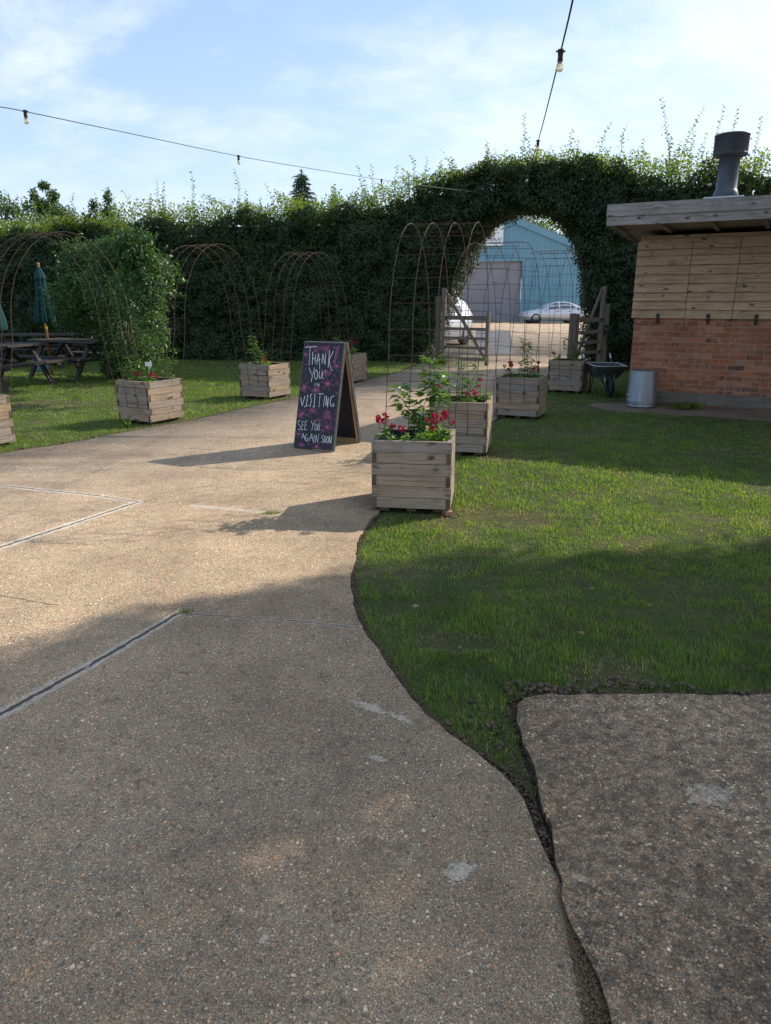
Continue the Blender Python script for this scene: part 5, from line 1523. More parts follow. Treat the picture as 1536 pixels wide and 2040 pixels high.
# ------------------------------------------------------------------ trees
def tree(x, y, h, label, blobs, n, mat, lo=.06, hi=.12, trunk=.12, seed=1, shell=.3, group=None, lean=0):
    t = thing('tree', label, 'tree', (x, y, -.05), 0, group)
    rg = random.Random(seed); mb = MB()
    top = Vector((lean, 0, h * .72)); mid = Vector((lean * .4 + rg.gauss(0, .1), 0, h * .4))
    mb.tube([(0, 0, 0), tuple(mid * .5), tuple(mid), tuple(top)], [trunk, trunk * .85, trunk * .65, trunk * .3], 8)
    for b in blobs:
        e = Vector(b[:3]); s = Vector((0, 0, 0)).lerp(top, rg.uniform(.35, .8)); s.z = min(s.z, e.z * .92)
        mb.tube([s, s.lerp(e, .5) + Vector((0, 0, -.1)), e], [trunk * .35, trunk * .2, trunk * .06], 5)
        for k in range(3):
            v = Vector((rg.gauss(0, 1), rg.gauss(0, 1), rg.gauss(.2, .8))).normalized()
            mb.tube([e, e + Vector((v.x * b[3], v.y * b[4], v.z * b[5])) * .8], [trunk * .07, trunk * .02], 4)
    mb.build('trunk', M_bark, t)
    blob_leaves([tuple(b) for b in blobs], n, lo, hi, mat, 'crown', t, (0, 0, 0), -.1, .5, shell, seed)
    return t


G1 = 'trees standing beyond the hedge'
def cl(rg, n, w_, z0, z1, r0, r1):
    return [(rg.gauss(0, w_), rg.gauss(0, w_), rg.uniform(z0, z1), rg.uniform(r0, r1), rg.uniform(r0, r1), rg.uniform(r0, r1) * .8, 1) for _ in range(n)]


rg = random.Random(21)
tree(-14.4, 30, 6.4, 'airy tree beyond the hedge at the left photo edge', cl(rg, 18, .85, 2.6, 5.3, .35, .7), 5200, M_tree, .08, .15, .12, 1, .1, G1)
tree(-15.9, 31, 6, 'tree outside the left edge, beyond the hedge', cl(rg, 14, .9, 2.6, 5.5, .4, .8), 4500, M_tree, .08, .15, .12, 2, .1, G1)
tree(-12.15, 29, 6, 'tree with two feathery tips leaning left above the hedge', [(0, 0, 4.0, .8, .8, .7, 3), (-.2, 0, 4.75, .4, .4, .35, 1.2), (-.55, 0, 4.9, .22, .2, .3, .6), (-.8, 0, 5.25, .14, .15, .28, .35), (-.1, 0, 5.25, .22, .2, .22, .6), (-.4, 0, 5.6, .2, .15, .14, .4), (.35, 0, 4.5, .4, .4, .4, 1), (-1.0, 0, 3.6, .5, .5, .5, 1.3)], 6200, M_tree, .07, .13, .11, 3, .1, G1)
tree(-10.55, 29.3, 6, 'dark pointed tree beyond the hedge right of the feathery one', [(0, 0, 3.9, .7, .7, .6, 2.6), (.15, 0, 4.7, .32, .3, .4, 1), (.2, 0, 5.25, .14, .14, .3, .4), (-.5, 0, 4.5, .35, .3, .35, .8), (-.35, 0, 4.95, .16, .15, .22, .3), (.6, 0, 4.2, .4, .4, .35, .8)], 4200, M_tree, .07, .13, .1, 4, .1, G1)
tree(-2.15, 30.5, 6, 'thin wispy tree right of the conifer', [(0, 0, 4.6, .3, .3, .5, 1.2), (.1, 0, 5.2, .18, .2, .28, .6), (-.3, 0, 4.9, .2, .2, .3, .5), (.35, 0, 4.5, .2, .2, .3, .5), (0, 0, 3.6, .5, .5, .6, 1)], 900, M_tree, .08, .13, .07, 5, .1, G1)


def conifer(x, y, h, label):
    t = thing('conifer', label, 'tree', (x, y, -.05), 0, G1)
    rg = random.Random(4); mb = MB(); mb.tube([(0, 0, 0), (0, 0, h * .5), (0, 0, h)], [.16, .1, .02], 8); LP = []; LA = []
    for i in range(150):
        z = h * (.42 + .56 * (i / 150)); a = i * 2.4; L = (h - z) * .34 + .16; L *= rg.uniform(.75, 1.2)
        pts = [Vector((0, 0, z)) + Vector((math.cos(a), math.sin(a), 0)) * L * s + Vector((0, 0, L * (.35 * s - .45 * s * s))) for s in (0, .35, .7, 1)]
        mb.tube(pts, [.02, .012, .007, .003], 4, 0, False)
        for j in range(int(L * 85) + 12):
            s = rg.uniform(.25, 2.99); q = pts[int(s)].lerp(pts[int(s) + 1], s - int(s)) + Vector((rg.gauss(0, .03), rg.gauss(0, .03), rg.gauss(-.02, .02)))
            LP.append(tuple(q)); LA.append((math.cos(a) + rg.gauss(0, .8), math.sin(a) + rg.gauss(0, .8), rg.gauss(-.35, .3)))
    for j in range(130):
        LP.append((rg.gauss(0, .03), rg.gauss(0, .03), h * rg.uniform(.9, 1.0))); LA.append((rg.gauss(0, 1), rg.gauss(0, 1), .8))
    mb.build('trunk', M_bark, t)
    leaves('crown', LP, [rg.uniform(.09, .17) for _ in LP], LA, M_conif, t, None, .22)


conifer(-3.18, 30, 6.25, 'dark spiky conifer rising above the hedge')
for i, (x, y, lab) in enumerate(((14.0, 72, 'bushy tree showing over the blue shed roof'), (17.6, 71, 'paler tree behind the blue shed roof slope'), (21.5, 73, 'tree behind the shed hidden by the hedge side'))):
    tree(x, y, 9, lab, [(rg.gauss(0, 1.1), rg.gauss(0, 1), rg.uniform(4.2, 9.2), rg.uniform(1.0, 1.6), 1.2, rg.uniform(.9, 1.3), 1) for _ in range(13)], 8000, M_treeb, .16, .32, .25, 30 + i, .3, 'trees behind the blue shed')
# trees to the right of the camera, outside the picture: they shade the near lawn and path
SH = [  # shadow discs on the ground: centre, radius
    (-1.2, 2.1, 1.25), (-2.6, 1.3, 1.5), (.4, 2.75, 1.25), (1.75, 3.25, 1.15), (2.9, 3.2, 1.2), (1.0, 1.3, 1.4), (-.6, .4, 1.4), (2.8, 1.2, 1.5), (4.2, 2.6, 1.3), (-4.2, .6, 1.5), (-2.3, -.6, 1.4), (.9, -.9, 1.5), (4.2, .2, 1.4),
    (-.1, 3.55, .6), (-.9, 2.95, .7), (1.2, 3.9, .55), (2.4, 4.05, .5), (3.4, 4.0, .6), (0.4, 3.9, .45)]
TR = [(6.6, 5.4, 0), (9.6, 3.4, 1), (4.4, 2.2, 2)]
BL = [[], [], []]
for i, (x, y, r_) in enumerate(SH):
    for q in range(3 if r_ > 1 else 2):
        zc_ = 5.1 + rg.uniform(-.5, .7); bx = x + 1.35 * zc_ + rg.gauss(0, r_ * .25); by = y + .85 * zc_ + rg.gauss(0, r_ * .16)
        k = min(range(3), key=lambda j: (TR[j][0] - bx) ** 2 + (TR[j][1] - by) ** 2)
        BL[k].append((bx - TR[k][0], by - TR[k][1], zc_, r_ * .78, r_ * .72, r_ * .5, r_ ** 2))
for (x, y, k), B in zip(TR, BL):
    w_ = sum(b[6] for b in B)
    tree(x, y, 5.5, ['spreading tree nearest the hut, right of the picture', 'round tree beside the pebbly slab, right of the picture', 'low wide tree right of the viewer, outside the picture'][k], B, int(800 * w_), M_tree, .09, .17, .16, 70 + k, .15, 'shade trees right of the lawn')

# ------------------------------------------------------------------ picnic tables and parasols
def picnic(x, y, yaw, label, L=1.8):
    t = thing('picnic_table', label, 'picnic table', (x, y, -.02), R(yaw), 'dark timber picnic tables on the left lawn')
    mb = MB()
    for i in range(5): mb.box((0, -.31 + .155 * i, .74), (L, .142, .038), None, None, 0, .002)
    mb.build('tabletop', M_table, t)
    for s in (-1, 1):
        mb = MB(); mb.box((0, s * .70, .44), (L, .13, .038), None, None, 0, .002); mb.box((0, s * .565, .44), (L, .12, .038), None, None, 0, .002); mb.build('bench', M_table, t)
    for e in (-1, 1):
        X = e * (L / 2 - .30)
        for s in (-1, 1):
            mb = MB(); mb.bar((X, s * .22, .72), (X, s * .62, .0), .045, .10, None, (1, 0, 0)); mb.build('leg', M_table, t)
        mb = MB(); mb.bar((X + e * .05, -.76, .395), (X + e * .05, .76, .395), .04, .10, None, (1, 0, 0)); mb.build('seat_bearer', M_table, t)
        mb = MB(); mb.bar((X + e * .05, -.34, .69), (X + e * .05, .34, .69), .04, .06); mb.bar((X, 0, .40), (X - e * .38, 0, .70), .04, .07, None, (0, 1, 0)); mb.build('top_bearer', M_table, t)
    return t


picnic(-6.95, 13.3, 76, 'dark picnic table cut by the left edge, with the nearer parasol')
picnic(-6.30, 15.15, -30, 'dark picnic table with a sunlit board end, left of the climbing shrub', 2.0)
picnic(-8.3, 17.9, 8, 'picnic table farthest back, glimpsed under the other tables against the hedge')
mb = MB(); mb.box((0, 0, .14), (.34, .22, .27), None, None, 0, .01); mb.box((0, 0, .285), (.37, .25, .03)); o = mb.build('plastic_box', M_blue); o.location = (-7.75, 16.7, -.02); tag(o, 'small blue plastic box on the grass under the back picnic table', 'box')


def parasol(x, y, label, zt=2.33, sc=1.0, yellow=True):
    t = thing('parasol', label, 'parasol', (x, y, -.02), 0, 'closed green parasols through the picnic tables')
    mb = MB(); mb.lathe([(.024, .0), (.024, zt)], sides=12, close=True); mb.build('pole', M_pole, t)
    if yellow:
        mb = MB(); mb.lathe([(.026, .96), (.0265, .965), (.0265, 1.06), (.026, 1.065)], sides=12); mb.build('pole_band', M_yellow, t)
    mb = MB(); mb.lathe([(.008, zt - .02), (.028, zt + .01), (.032, zt + .03), (.02, zt + .055), (.001, zt + .065)], sides=12); mb.build('finial', M_pole, t)
    nF = 8; NS = 64; prof = [(0.0, .022), (.06, .055), (.16, .12), (.30, .16), (.55, .19), (.72, .235), (.92, .285), (1.04, .30), (1.09, .29)]
    V = []; F = []; rg = random.Random(int(abs(x) * 100))
    ph = [rg.uniform(-.35, .35) for _ in range(nF)]
    for i, (dz, r_) in enumerate(prof):
        dep = min(1, dz / .3) * .42
        for k in range(NS):
            a = 2 * math.pi * k / NS; f = a / (2 * math.pi) * nF; fi = int(f) % nF; s = abs(math.sin(math.pi * (f + ph[fi] * .2)))
            rr = r_ * sc * (1 - dep * (1 - s) ** 1.3) * (1 + .06 * math.sin(3 * a + x)); a2 = a + .35 * dz * (s - .5)
            V.append((rr * math.cos(a2), rr * math.sin(a2), zt - dz - (.05 * (1 - s) if i == len(prof) - 1 else 0)))
    n = len(prof)
    for i in range(n - 1):
        for k in range(NS): k2 = (k + 1) % NS; F.append((i * NS + k, i * NS + k2, (i + 1) * NS + k2, (i + 1) * NS + k))
    cn = mesh_np('canopy', V, np.array(F), M_fabric, t, None, True)
    V = []; F = []
    pr = [(0.02, .045), (.14, .125), (.24, .175), (.27, .18)]
    for i, (dz, r_) in enumerate(pr):
        for k in range(NS):
            a = 2 * math.pi * k / NS; s = abs(math.sin(math.pi * a / (2 * math.pi) * nF)); rr = r_ * sc * (1 - .18 * (1 - s)); V.append((rr * math.cos(a), rr * math.sin(a), zt - dz + .03 * (1 - s) * (dz > .2)))
    for i in range(len(pr) - 1):
        for k in range(NS): k2 = (k + 1) % NS; F.append((i * NS + k, i * NS + k2, (i + 1) * NS + k2, (i + 1) * NS + k))
    mesh_np('vent_flap', V, np.array(F), M_fabric, cn, None, True)
    mb = MB()
    for k in range(nF):
        a = 2 * math.pi * (k + .5) / nF; mb.tube([(.03 * math.cos(a), .03 * math.sin(a), zt - .05), (.10 * sc * math.cos(a), .10 * sc * math.sin(a), zt - .35), (.19 * sc * math.cos(a), .19 * sc * math.sin(a), zt - 1.0)], .006, 4)
    mb.build('ribs', M_pole, cn)


parasol(-7.02, 15.52, 'closed green parasol standing in the table left of the climbing shrub', 2.20, .66)
parasol(-6.98, 13.3, 'closed green parasol cut off by the left edge of the photo', 2.12, .85)

# ------------------------------------------------------------------ festoon lights
def fest(pts, bulbs, label, wire_to=None):
    P = [Vector(p) for p in pts]
    t = thing('string_lights', label, 'string lights', tuple(P[0]), 0, 'festoon lights meeting at the hedge arch')
    o = P[0]
    # smooth curve through the points
    C = []
    for i in range(len(P) - 1):
        p0 = P[max(i - 1, 0)]; p1 = P[i]; p2 = P[i + 1]; p3 = P[min(i + 2, len(P) - 1)]
        for k in range(10):
            s = k / 10; C.append(.5 * ((2 * p1) + (p2 - p0) * s + (2 * p0 - 5 * p1 + 4 * p2 - p3) * s * s + (3 * p1 - p0 - 3 * p2 + p3) * s ** 3))
    C.append(P[-1])
    mb = MB(); mb.tube([c - o for c in C], .0048, 6); mb.build('cable', M_cable, t)
    for b in bulbs:
        q = Vector(b)
        c = min(C, key=lambda v: (v - q).length); j = C.index(c); c2 = C[min(j + 1, len(C) - 1)]; c = c.lerp(c2, 0) - o
        # drop onto the line next to q
        A = C[max(j - 1, 0)]; B = C[min(j + 1, len(C) - 1)]; s = max(0, min(1, (q - A).dot(B - A) / (B - A).length_squared)); 
        # two segments, take nearest
        best = None
        for (A, B) in ((C[max(j - 1, 0)], C[j]), (C[j], C[min(j + 1, len(C) - 1)])):
            if (B - A).length < 1e-6: continue
            s = max(0, min(1, (q - A).dot(B - A) / (B - A).length_squared)); pp = A.lerp(B, s)
            if best is None or (pp - q).length < (best - q).length: best = pp
        c = best - o
        mb = MB(); mb.lathe([(.004, .014), (.017, .012), (.019, .004), (.017, -.010), (.015, -.022), (.0165, -.048), (.0145, -.052)], tuple(c), 14, close=True)
        mb.box((c.x + .018, c.y, c.z + .002), (.02, .008, .008)); mb.box((c.x - .018, c.y, c.z + .002), (.02, .008, .008))
        so = mb.build('lamp_holder', M_cable, t)
        mb = MB(); mb.lathe([(.012, -.050), (.014, -.058), (.0205, -.070), (.0225, -.082), (.0205, -.095), (.012, -.105), (.001, -.108)], tuple(c), 16); mb.build('bulb', M_bulb, so)
        mb = MB(); mb.tube([c + Vector((-.005, 0, -.055)), c + Vector((-.008, 0, -.085)), c + Vector((0, 0, -.095)), c + Vector((.008, 0, -.085)), c + Vector((.005, 0, -.055))], .0012, 4); mb.lathe([(.0125, -.048), (.0125, -.058)], tuple(c), 10); mb.build('filament', M_brass, so)
    return t


def ray(px, py, Y):
    """world point on the photo ray (1536x2040 frame) at depth Y, used to read positions off the survey"""
    p = R(16.2); v = py - 1020; u = px - 768
    dy = 1450 * math.cos(p) - v * math.sin(p); dz = -(1450 * math.sin(p) + v * math.cos(p)); k = Y / dy
    return (u * k, Y, 1.5 + dz * k)


fest([ray(-420, 85, 5.4), ray(-40, 202, 7.0), ray(50, 222, 7.5), ray(260, 266, 9.0), ray(475, 311, 11.0), ray(620, 336, 12.7), ray(760, 358, 14.6), ray(900, 377, 17.0), ray(1000, 388, 18.4)],
     [ray(50, 222, 7.5), ray(475, 311, 11.0), ray(760, 358, 14.6)], 'long festoon string crossing the sky from the left')
fest([ray(1215, -420, 2.2), ray(1172, -170, 3.0), ray(1141, 0, 3.9), ray(1117, 103, 4.9), ray(1096, 190, 6.4), ray(1072, 281, 9.3), ray(1050, 351, 14.0), ray(1036, 384, 17.3), ray(1028, 400, 18.4)],
     [ray(1117, 103, 4.9), ray(1072, 281, 9.3), ray(1050, 351, 14.0), ray(1036, 384, 17.3)], 'steep festoon string dropping from the top edge to the hedge arch')

# ------------------------------------------------------------------ blue shed
def shed():
    t = thing('industrial_shed', 'blue metal-clad shed with roller shutter beyond the hedge arch', 'shed', (9.5, 57, 0))
    hw = 9.0; ap = 7.36; sl = .382
    def roof(x): return ap - sl * abs(x)
    V = []; F = []; x = -hw; pitch = .26; k = 0; prof = []
    while x < hw:
        for dx, dy in ((0, 0), (.05, -.035), (.10, -.035), (.15, 0)): prof.append((x + dx, dy))
        x += pitch
    prof.append((hw, 0)); prof = sorted(set(prof + [(-3.95, 0), (.66, 0)]))
    for (xa, ya), (xb, yb) in zip(prof[:-1], prof[1:]):
        xm = (xa + xb) / 2; z0 = 4.31 if -3.95 < xm < .66 else 0
        b = len(V); V += [(xa, ya, z0), (xb, yb, z0), (xb, yb, roof(xb) - .3), (xa, ya, roof(xa) - .3)]; F.append((b, b + 1, b + 2, b + 3))
    b = len(V); V += [(-hw, .3, 0), (-hw, 30, 0), (-hw, 30, roof(hw)), (-hw, .3, roof(hw)), (hw, 30, 0), (hw, .3, 0), (hw, .3, roof(hw)), (hw, 30, roof(hw))]
    F += [(b, b + 3, b + 2, b + 1), (b + 4, b + 7, b + 6, b + 5)]
    mesh_np('wall', V, np.array(F), M_shed, t)
    mb = MB()
    for s in (-1, 1):
        a = Vector((0, 0, ap)); e = Vector((s * (hw + .3), 0, ap - sl * (hw + .3)))
        A = [a + Vector((0, -.12, .06)), e + Vector((0, -.12, .06)), e + Vector((0, 30, .06)), a + Vector((0, 30, .06))]; mb.face(A if s < 0 else A[::-1]); B = [p - Vector((0, 0, .06)) for p in A]; mb.face(B[::-1] if s < 0 else B)
        for i in range(4): j = (i + 1) % 4; mb.face([A[i], A[j], B[j], B[i]] if s > 0 else [A[j], A[i], B[i], B[j]])
    rf = mb.build('roof', M_gutter, t)
    mb = MB()
    for s in (-1, 1):
        for (p0, p1) in (((0, ap - .24), (s * (hw + .2), ap - sl * (hw + .2) - .24)),):
            mb.bar((p0[0], -.10, p0[1]), (p1[0], -.10, p1[1]), .05, .46, None, (0, 0, 1))
    mb.build('verge_flashing', M_shed, rf)
    # roller shutter
    V = []; F = []; n = 52
    for i in range(n):
        z0 = 4.30 * i / n; z1 = 4.30 * (i + 1) / n
        for (za, zb, ya, yb) in ((z0, z0 + (z1 - z0) * .75, .12, .085), (z0 + (z1 - z0) * .75, z1, .085, .12)):
            b = len(V); V += [(-3.93, ya, za), (.64, ya, za), (.64, yb, zb), (-3.93, yb, zb)]; F.append((b, b + 1, b + 2, b + 3))
    mesh_np('roller_shutter', V, np.array(F), M_shutter, t)
    mb = MB(); mb.box((.72, -.05, 2.15), (.16, .1, 4.3)); mb.box((-4.01, -.05, 2.15), (.16, .1, 4.3)); mb.box((-1.65, -.06, 4.38), (4.9, .14, .16)); mb.build('door_frame', M_shed, t)
    mb = MB(); mb.box((1.55, -.06, 3.2), (.12, .10, 2.4)); mb.build('downpipe', M_shed, t)
    return t


shed()
# sign on the shed wall: flat board with grey wording
sg = thing('shop_sign', 'white square sign with a brown emblem and grey DISPLAY lettering on the blue shed', 'sign', (7.62, 56.86, 6.10))
mb = MB(); mb.box((0, 0, 0), (2.02, .05, 1.44)); mb.build('panel', M_white, sg)
M_emb = simple('tan_emblem', (0.42, 0.30, 0.25), 0.6, 0, 3, 0.2)
mb = MB(); mb.box((.02, -.030, .18), (.72, .012, .62)); e_ = mb.build('emblem', M_emb, sg)
mb = MB()
mb.face([(-.24, -.0375, .50), (-.14, -.0375, .50), (.02, -.0375, -.10), (-.04, -.0375, -.26)][::-1]); mb.face([(.24, -.0375, .50), (.32, -.0375, .50), (.04, -.0375, -.26), (-.04, -.0375, -.26)]); mb.build('emblem_mark', simple('purple_mark', (0.10, 0.08, 0.14), .6), e_)


def text(body, size, loc, parent, name, mat, bold=0.0):
    cu = bpy.data.curves.new('tmp', 'FONT'); cu.body = body; cu.size = size; cu.align_x = 'RIGHT'; cu.extrude = .004; cu.offset = bold
    ob = bpy.data.objects.new('tmp', cu); COL.objects.link(ob); cu.materials.append(mat); ob.parent = parent; ob.location = loc; ob.rotation_euler = (R(90), 0, 0)
    bpy.context.view_layer.update()
    me = bpy.data.meshes.new_from_object(ob.evaluated_get(bpy.context.evaluated_depsgraph_get()))
    o2 = bpy.data.objects.new(name, me); COL.objects.link(o2); o2.parent = parent; o2.location = loc; o2.rotation_euler = (R(90), 0, 0)
    bpy.data.objects.remove(ob); return o2


text('LosterDISPLAY', .30, (.93, -.032, -.40), sg, 'lettering', M_ink, .004)
text('& MARQUEES', .155, (.90, -.032, -.61), sg, 'lettering', M_ink, .002)

# ------------------------------------------------------------------ cars
def car(name, label, loc, yaw, paint, prof_h, prof_g, L, wd, wheels, rw, zb=.2):
    """prof_h: (x, z) line of bonnet, waist and boot; prof_g: (x, z) line of the glasshouse. x runs from nose (0) to tail (L)"""
    t = thing(name, label, 'car', loc, R(yaw))
    xs = sorted(set([0, .05, .15, .3] + [L * i / 30 for i in range(1, 30)] + [L - .3, L - .12, L - .03, L] + [p[0] for p in prof_g]))
    hx, hz = [p[0] for p in prof_h], [p[1] for p in prof_h]
    V = []; F = []; K = 11
    for x in xs:
        e = min(x, L - x); tp = 1 - .16 * max(0, 1 - e / .55) ** 2; w_ = wd / 2 * tp; h = float(np.interp(x, hx, hz)); lo = zb + .12 * max(0, 1 - e / .35)
        ring = [(-w_ * .88, lo), (-w_ * .98, lo + .12), (-w_, lo + (h - lo) * .55), (-w_ * .965, h - .10), (-w_ * .88, h - .02), (0, h + .02), (w_ * .88, h - .02), (w_ * .965, h - .10), (w_, lo + (h - lo) * .55), (w_ * .98, lo + .12), (w_ * .88, lo)]
        V += [(x - L / 2, y, z) for y, z in ring]
    n = len(xs)
    for i in range(n - 1):
        for k in range(K): k2 = (k + 1) % K; F.append((i * K + k, i * K + k2, (i + 1) * K + k2, (i + 1) * K + k))
    sizes = [4] * len(F); fl = [q for f in F for q in f] + list(range(K))[::-1] + [(n - 1) * K + k for k in range(K)]; sizes += [K, K]
    body = mesh_np('body', V, np.array(fl), paint, t, None, True, np.array(sizes))
    # glasshouse: painted roof and pillars, glass set proud of it
    gx, gz = [p[0] for p in prof_g], [p[1] for p in prof_g]
    V = []; F = []; K = 7
    for x in [p[0] for p in prof_g]:
        h = float(np.interp(x, gx, gz)); w0 = float(np.interp(x, hx, hz)) - .03; k_ = (h - w0) / .5
        wb = wd / 2 * .90; wt = wb - .24 * max(k_, 0)
        V += [(x - L / 2, y, z) for y, z in [(-wb, w0), (-(wb + wt) / 2, (w0 + h) / 2 + .02), (-wt, h - .035), (0, h), (wt, h - .035), ((wb + wt) / 2, (w0 + h) / 2 + .02), (wb, w0)]]
    n = len(prof_g)
    for i in range(n - 1):
        for k in range(K - 1): F.append((i * K + k, i * K + k + 1, (i + 1) * K + k + 1, (i + 1) * K + k))
    mesh_np('roof', V, np.array(F), paint, t, None, True)

    def gpt(x, f, s):
        h = float(np.interp(x, gx, gz)); w0 = float(np.interp(x, hx, hz)) - .03; k_ = (h - w0) / .5; wb = wd / 2 * .90; wt = wb - .24 * max(k_, 0)
        return Vector((x - L / 2, s * (wb + (wt - wb) * f + .012), w0 + (h - .035 - w0) * f + .01))
    return t, gpt, (gx, gz, hx, hz)


def wheelset(t, L, wd, wheels, rw):
    for x in wheels:
        for s in (-1, 1):
            M = Matrix.Translation((x - L / 2, s * (wd / 2 - .10), rw)) @ Matrix.Rotation(R(90) * s, 4, 'X')
            mb = MB(); mb.lathe([(rw * .68, -.10), (rw * .95, -.10), (rw, -.07), (rw, .09), (rw * .95, .108), (rw * .70, .105)], sides=32, M=M); wh = mb.build('wheel', M_rubber, t)
            mb = MB(); mb.lathe([(rw * .70, .105), (rw * .64, .106), (rw * .62, .04), (rw * .10, .03), (.001, .03)], sides=32, M=M)
            for k in range(10):
                a = 2 * math.pi * k / 10; c = Vector((math.cos(a), math.sin(a), 0)); q = Vector((-math.sin(a), math.cos(a), 0)) * .022
                p = [c * rw * .08 - q + Vector((0, 0, .095)), c * rw * .08 + q + Vector((0, 0, .095)), c * rw * .66 + q + Vector((0, 0, .104)), c * rw * .66 - q + Vector((0, 0, .104))]
                mb.face([M @ v for v in p])
            mb.build('rim', M_rim, wh)
            mb = MB(); mb.lathe([(rw * 1.02, .018), (rw * 1.17, .018), (rw * 1.17, .026), (rw * .6, .026)], sides=32, M=Matrix.Translation((x - L / 2, s * (wd / 2 - .012), rw + .01)) @ Matrix.Rotation(R(90) * s, 4, 'X')); mb.build('wheel_arch', M_black, t)


def panes(t, gpt, gl, L):
    for s in (-1, 1):
        for q in gl:
            mb = MB(); p = [gpt(x, f, s) for x, f in q]; mb.face(p if s < 0 else p[::-1]); mb.build('side_window', M_glass, t)


L = 4.6; wd = 1.82
t, gp, pr = car('silver_saloon', 'silver saloon car parked side-on in front of the blue shed', (11.6, 52.2, 0), 4, M_silver,
                [(0, .55), (.12, .68), (.5, .80), (1.3, .92), (2.4, .95), (3.6, .99), (4.2, 1.02), (4.5, .98), (4.6, .80)],
                [(1.28, .90), (1.65, 1.16), (2.05, 1.36), (2.5, 1.44), (3.0, 1.44), (3.4, 1.37), (3.75, 1.22), (4.15, 1.0)], L, wd, (.86, 3.62), .33)
wheelset(t, L, wd, (.86, 3.62), .33)
panes(t, gp, [[(1.62, .12), (2.45, .10), (2.45, .90), (2.12, .88), (1.8, .72)], [(2.55, .10), (3.25, .12), (3.22, .88), (2.55, .92)], [(3.30, .12), (3.62, .2), (3.28, .86)]], L)
mb = MB(); mb.box((-L / 2 + 1.62, -.97, .97), (.10, .16, .12), None, None, 0, .01); mb.build('wing_mirror', M_silver, t)
mb = MB(); mb.box((-L / 2 + .16, -.62, .66), (.22, .30, .12), Matrix.Rotation(R(0), 4, 'Z')); mb.build('headlight', M_lamp, t)
mb = MB(); mb.box((-L / 2 + 4.5, -.66, .86), (.16, .28, .14)); mb.build('tail_light', simple('red_lamp', (.35, .02, .02), .3), t)
mb = MB(); mb.box((-L / 2 + .04, 0, .42), (.06, 1.1, .16)); mb.build('grille', M_ptrim, t)
for x in (2.35, 3.2):
    mb = MB(); mb.box((-L / 2 + x, -.905, .80), (.17, .02, .03)); mb.build('door_handle', M_ptrim, t)
mb = MB(); mb.box((-L / 2 + 2.2, -.912, .46), (2.0, .012, .03)); mb.build('door_trim', M_rim, t)

L2 = 4.4
t, gp, pr = car('estate_car', 'pale silver car nose-on behind the left gate, half hidden by the hedge', (1.42, 25.6, 0), 62, M_suv,
                [(0, .60), (.10, .82), (.5, .96), (1.1, 1.04), (2.4, 1.06), (4.0, 1.08), (4.3, 1.06), (4.4, .85)],
                [(1.05, 1.0), (1.5, 1.36), (1.9, 1.58), (2.6, 1.66), (3.6, 1.64), (4.1, 1.45), (4.36, 1.1)], L2, 1.84, (.85, 3.5), .35)
wheelset(t, L2, 1.84, (.85, 3.5), .35)
panes(t, gp, [[(1.5, .12), (2.4, .10), (2.4, .88), (1.95, .86)], [(2.5, .10), (3.4, .10), (3.4, .88), (2.5, .88)]], L2)
mb = MB(); p = [Vector((x - L2 / 2 - .012, y, z + .012)) for x, y, z in ((1.12, -.74, 1.06), (1.12, .74, 1.06), (1.86, .58, 1.55), (1.86, -.58, 1.55))]; mb.face(p[::-1]); mb.build('windscreen', M_glass, t)
for s in (-1, 1):
    mb = MB(); mb.box((-L2 / 2 + .10, s * .66, .74), (.14, .34, .16), None, None, 0, .01); mb.build('headlight', M_lamp, t)
    mb = MB(); mb.box((-L2 / 2 + 1.45, s * 1.0, 1.10), (.10, .18, .13), None, None, 0, .01); mb.build('wing_mirror', M_suv, t)
mb = MB(); mb.box((-L2 / 2 + .0, 0, .34), (.08, 1.5, .16)); mb.box((-L2 / 2 + .02, 0, .70), (.08, .8, .14)); mb.build('grille', M_ptrim, t)

# ------------------------------------------------------------------ small litter on the ground
def twig(x, y, L, a, label):
    mb = MB(); c, s = math.cos(a), math.sin(a)
    mb.tube([(0, 0, .003), (c * L * .4, s * L * .4, .006), (c * L * .7 + .004, s * L * .7 - .003, .005), (c * L, s * L, .003)], [.0022, .002, .0017, .0008], 4)
    mb.tube([(c * L * .5, s * L * .5, .005), (c * L * .6 - s * .012, s * L * .6 + c * .012, .008)], .001, 3)
    o = mb.build('twig', M_deadstem if abs(x) > 0.3 else M_bark); o.location = (x, y, 0.0); tag(o, label, 'twig', 'dry twigs on the ground')


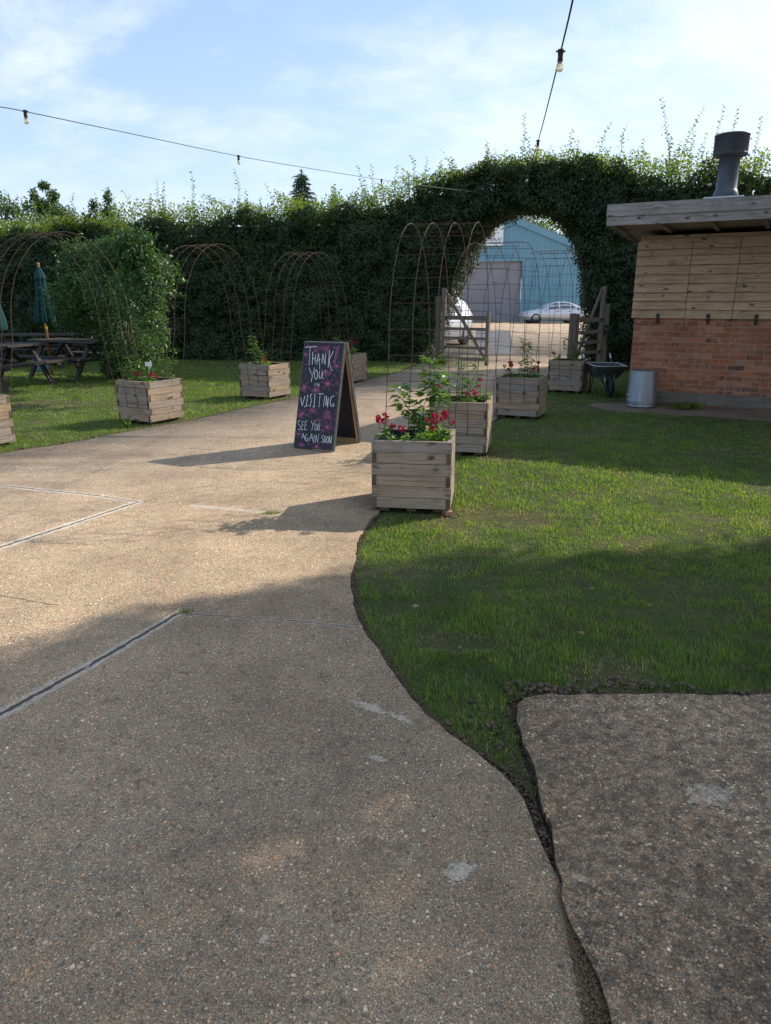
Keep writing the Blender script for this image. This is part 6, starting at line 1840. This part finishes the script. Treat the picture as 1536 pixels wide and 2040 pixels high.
twig(-.86, 2.74, .055, .1, 'short brown twig on the concrete left of the pale stain')
twig(-.79, 1.99, .05, 1.9, 'dark curled twig low on the left of the path')
twig(.27, 3.10, .24, -.12, 'dry stem lying on the lawn by the path edge')
twig(.78, 4.95, .12, -.9, 'pale dry twig on the sunlit edge of the lawn')
rg = random.Random(77)
mb_P = []; mb_A = []
for k in range(60):
    x, y = (rg.uniform(.1, 4.2), rg.uniform(2.8, 9.5)) if k < 42 else (rg.uniform(-6, -2.8), rg.uniform(8.5, 13))
    if k < 42 and x > .5 * y + .2: x = .3 * y
    if k >= 42 and not inpoly(np.array([x]), np.array([y]), lawnL_poly)[0]: continue
    mb_P.append((x, y, .022 if k < 42 else .03)); mb_A.append((rg.gauss(0, 1), rg.gauss(0, 1), .1))
o = leaves('fallen_leaves', mb_P, [rg.uniform(.02, .045) for _ in mb_P], mb_A, M_fallen, None, [(rg.gauss(0, .3), rg.gauss(0, .3), 1) for _ in mb_P], .6)
tag(o, 'scattered fallen leaves on the lawns', 'leaves', None, 'stuff')


def tuft(x, y, n, w_, h, label, mat=None):
    rg = random.Random(int(x * 1000)); P = []; A = []
    for i in range(n):
        a = rg.uniform(0, 6.283); P.append((w_ * rg.gauss(0, .4), w_ * rg.gauss(0, .16), 0)); A.append((math.cos(a) * .7, math.sin(a) * .7, rg.uniform(.4, 1.3)))
    o = leaves('weed_tuft', P, [h * rg.uniform(.5, 1.2) for _ in P], A, mat or M_grass, None, None, .14)
    o.location = (x, y, 0); tag(o, label, 'weed', 'weeds growing from joints and edges'); return o


tuft(-1.0, 3.36, 90, .05, .022, 'small green weed at the corner of the near concrete joint')
tuft(-.84, 5.12, 120, .09, .025, 'small green weed in the pale joint before the nearest planter')
tuft(1.28, 18.0, 260, .3, .16, 'pale weeds at the foot of the left gate post', M_shoot)
tuft(4.35, 10.52, 260, .25, .12, 'dark weeds against the hut wall right of the bin')
tuft(-3.2, 8.95, 30, .03, .12, 'tall grass wisp beside the planter before the climbing shrub')
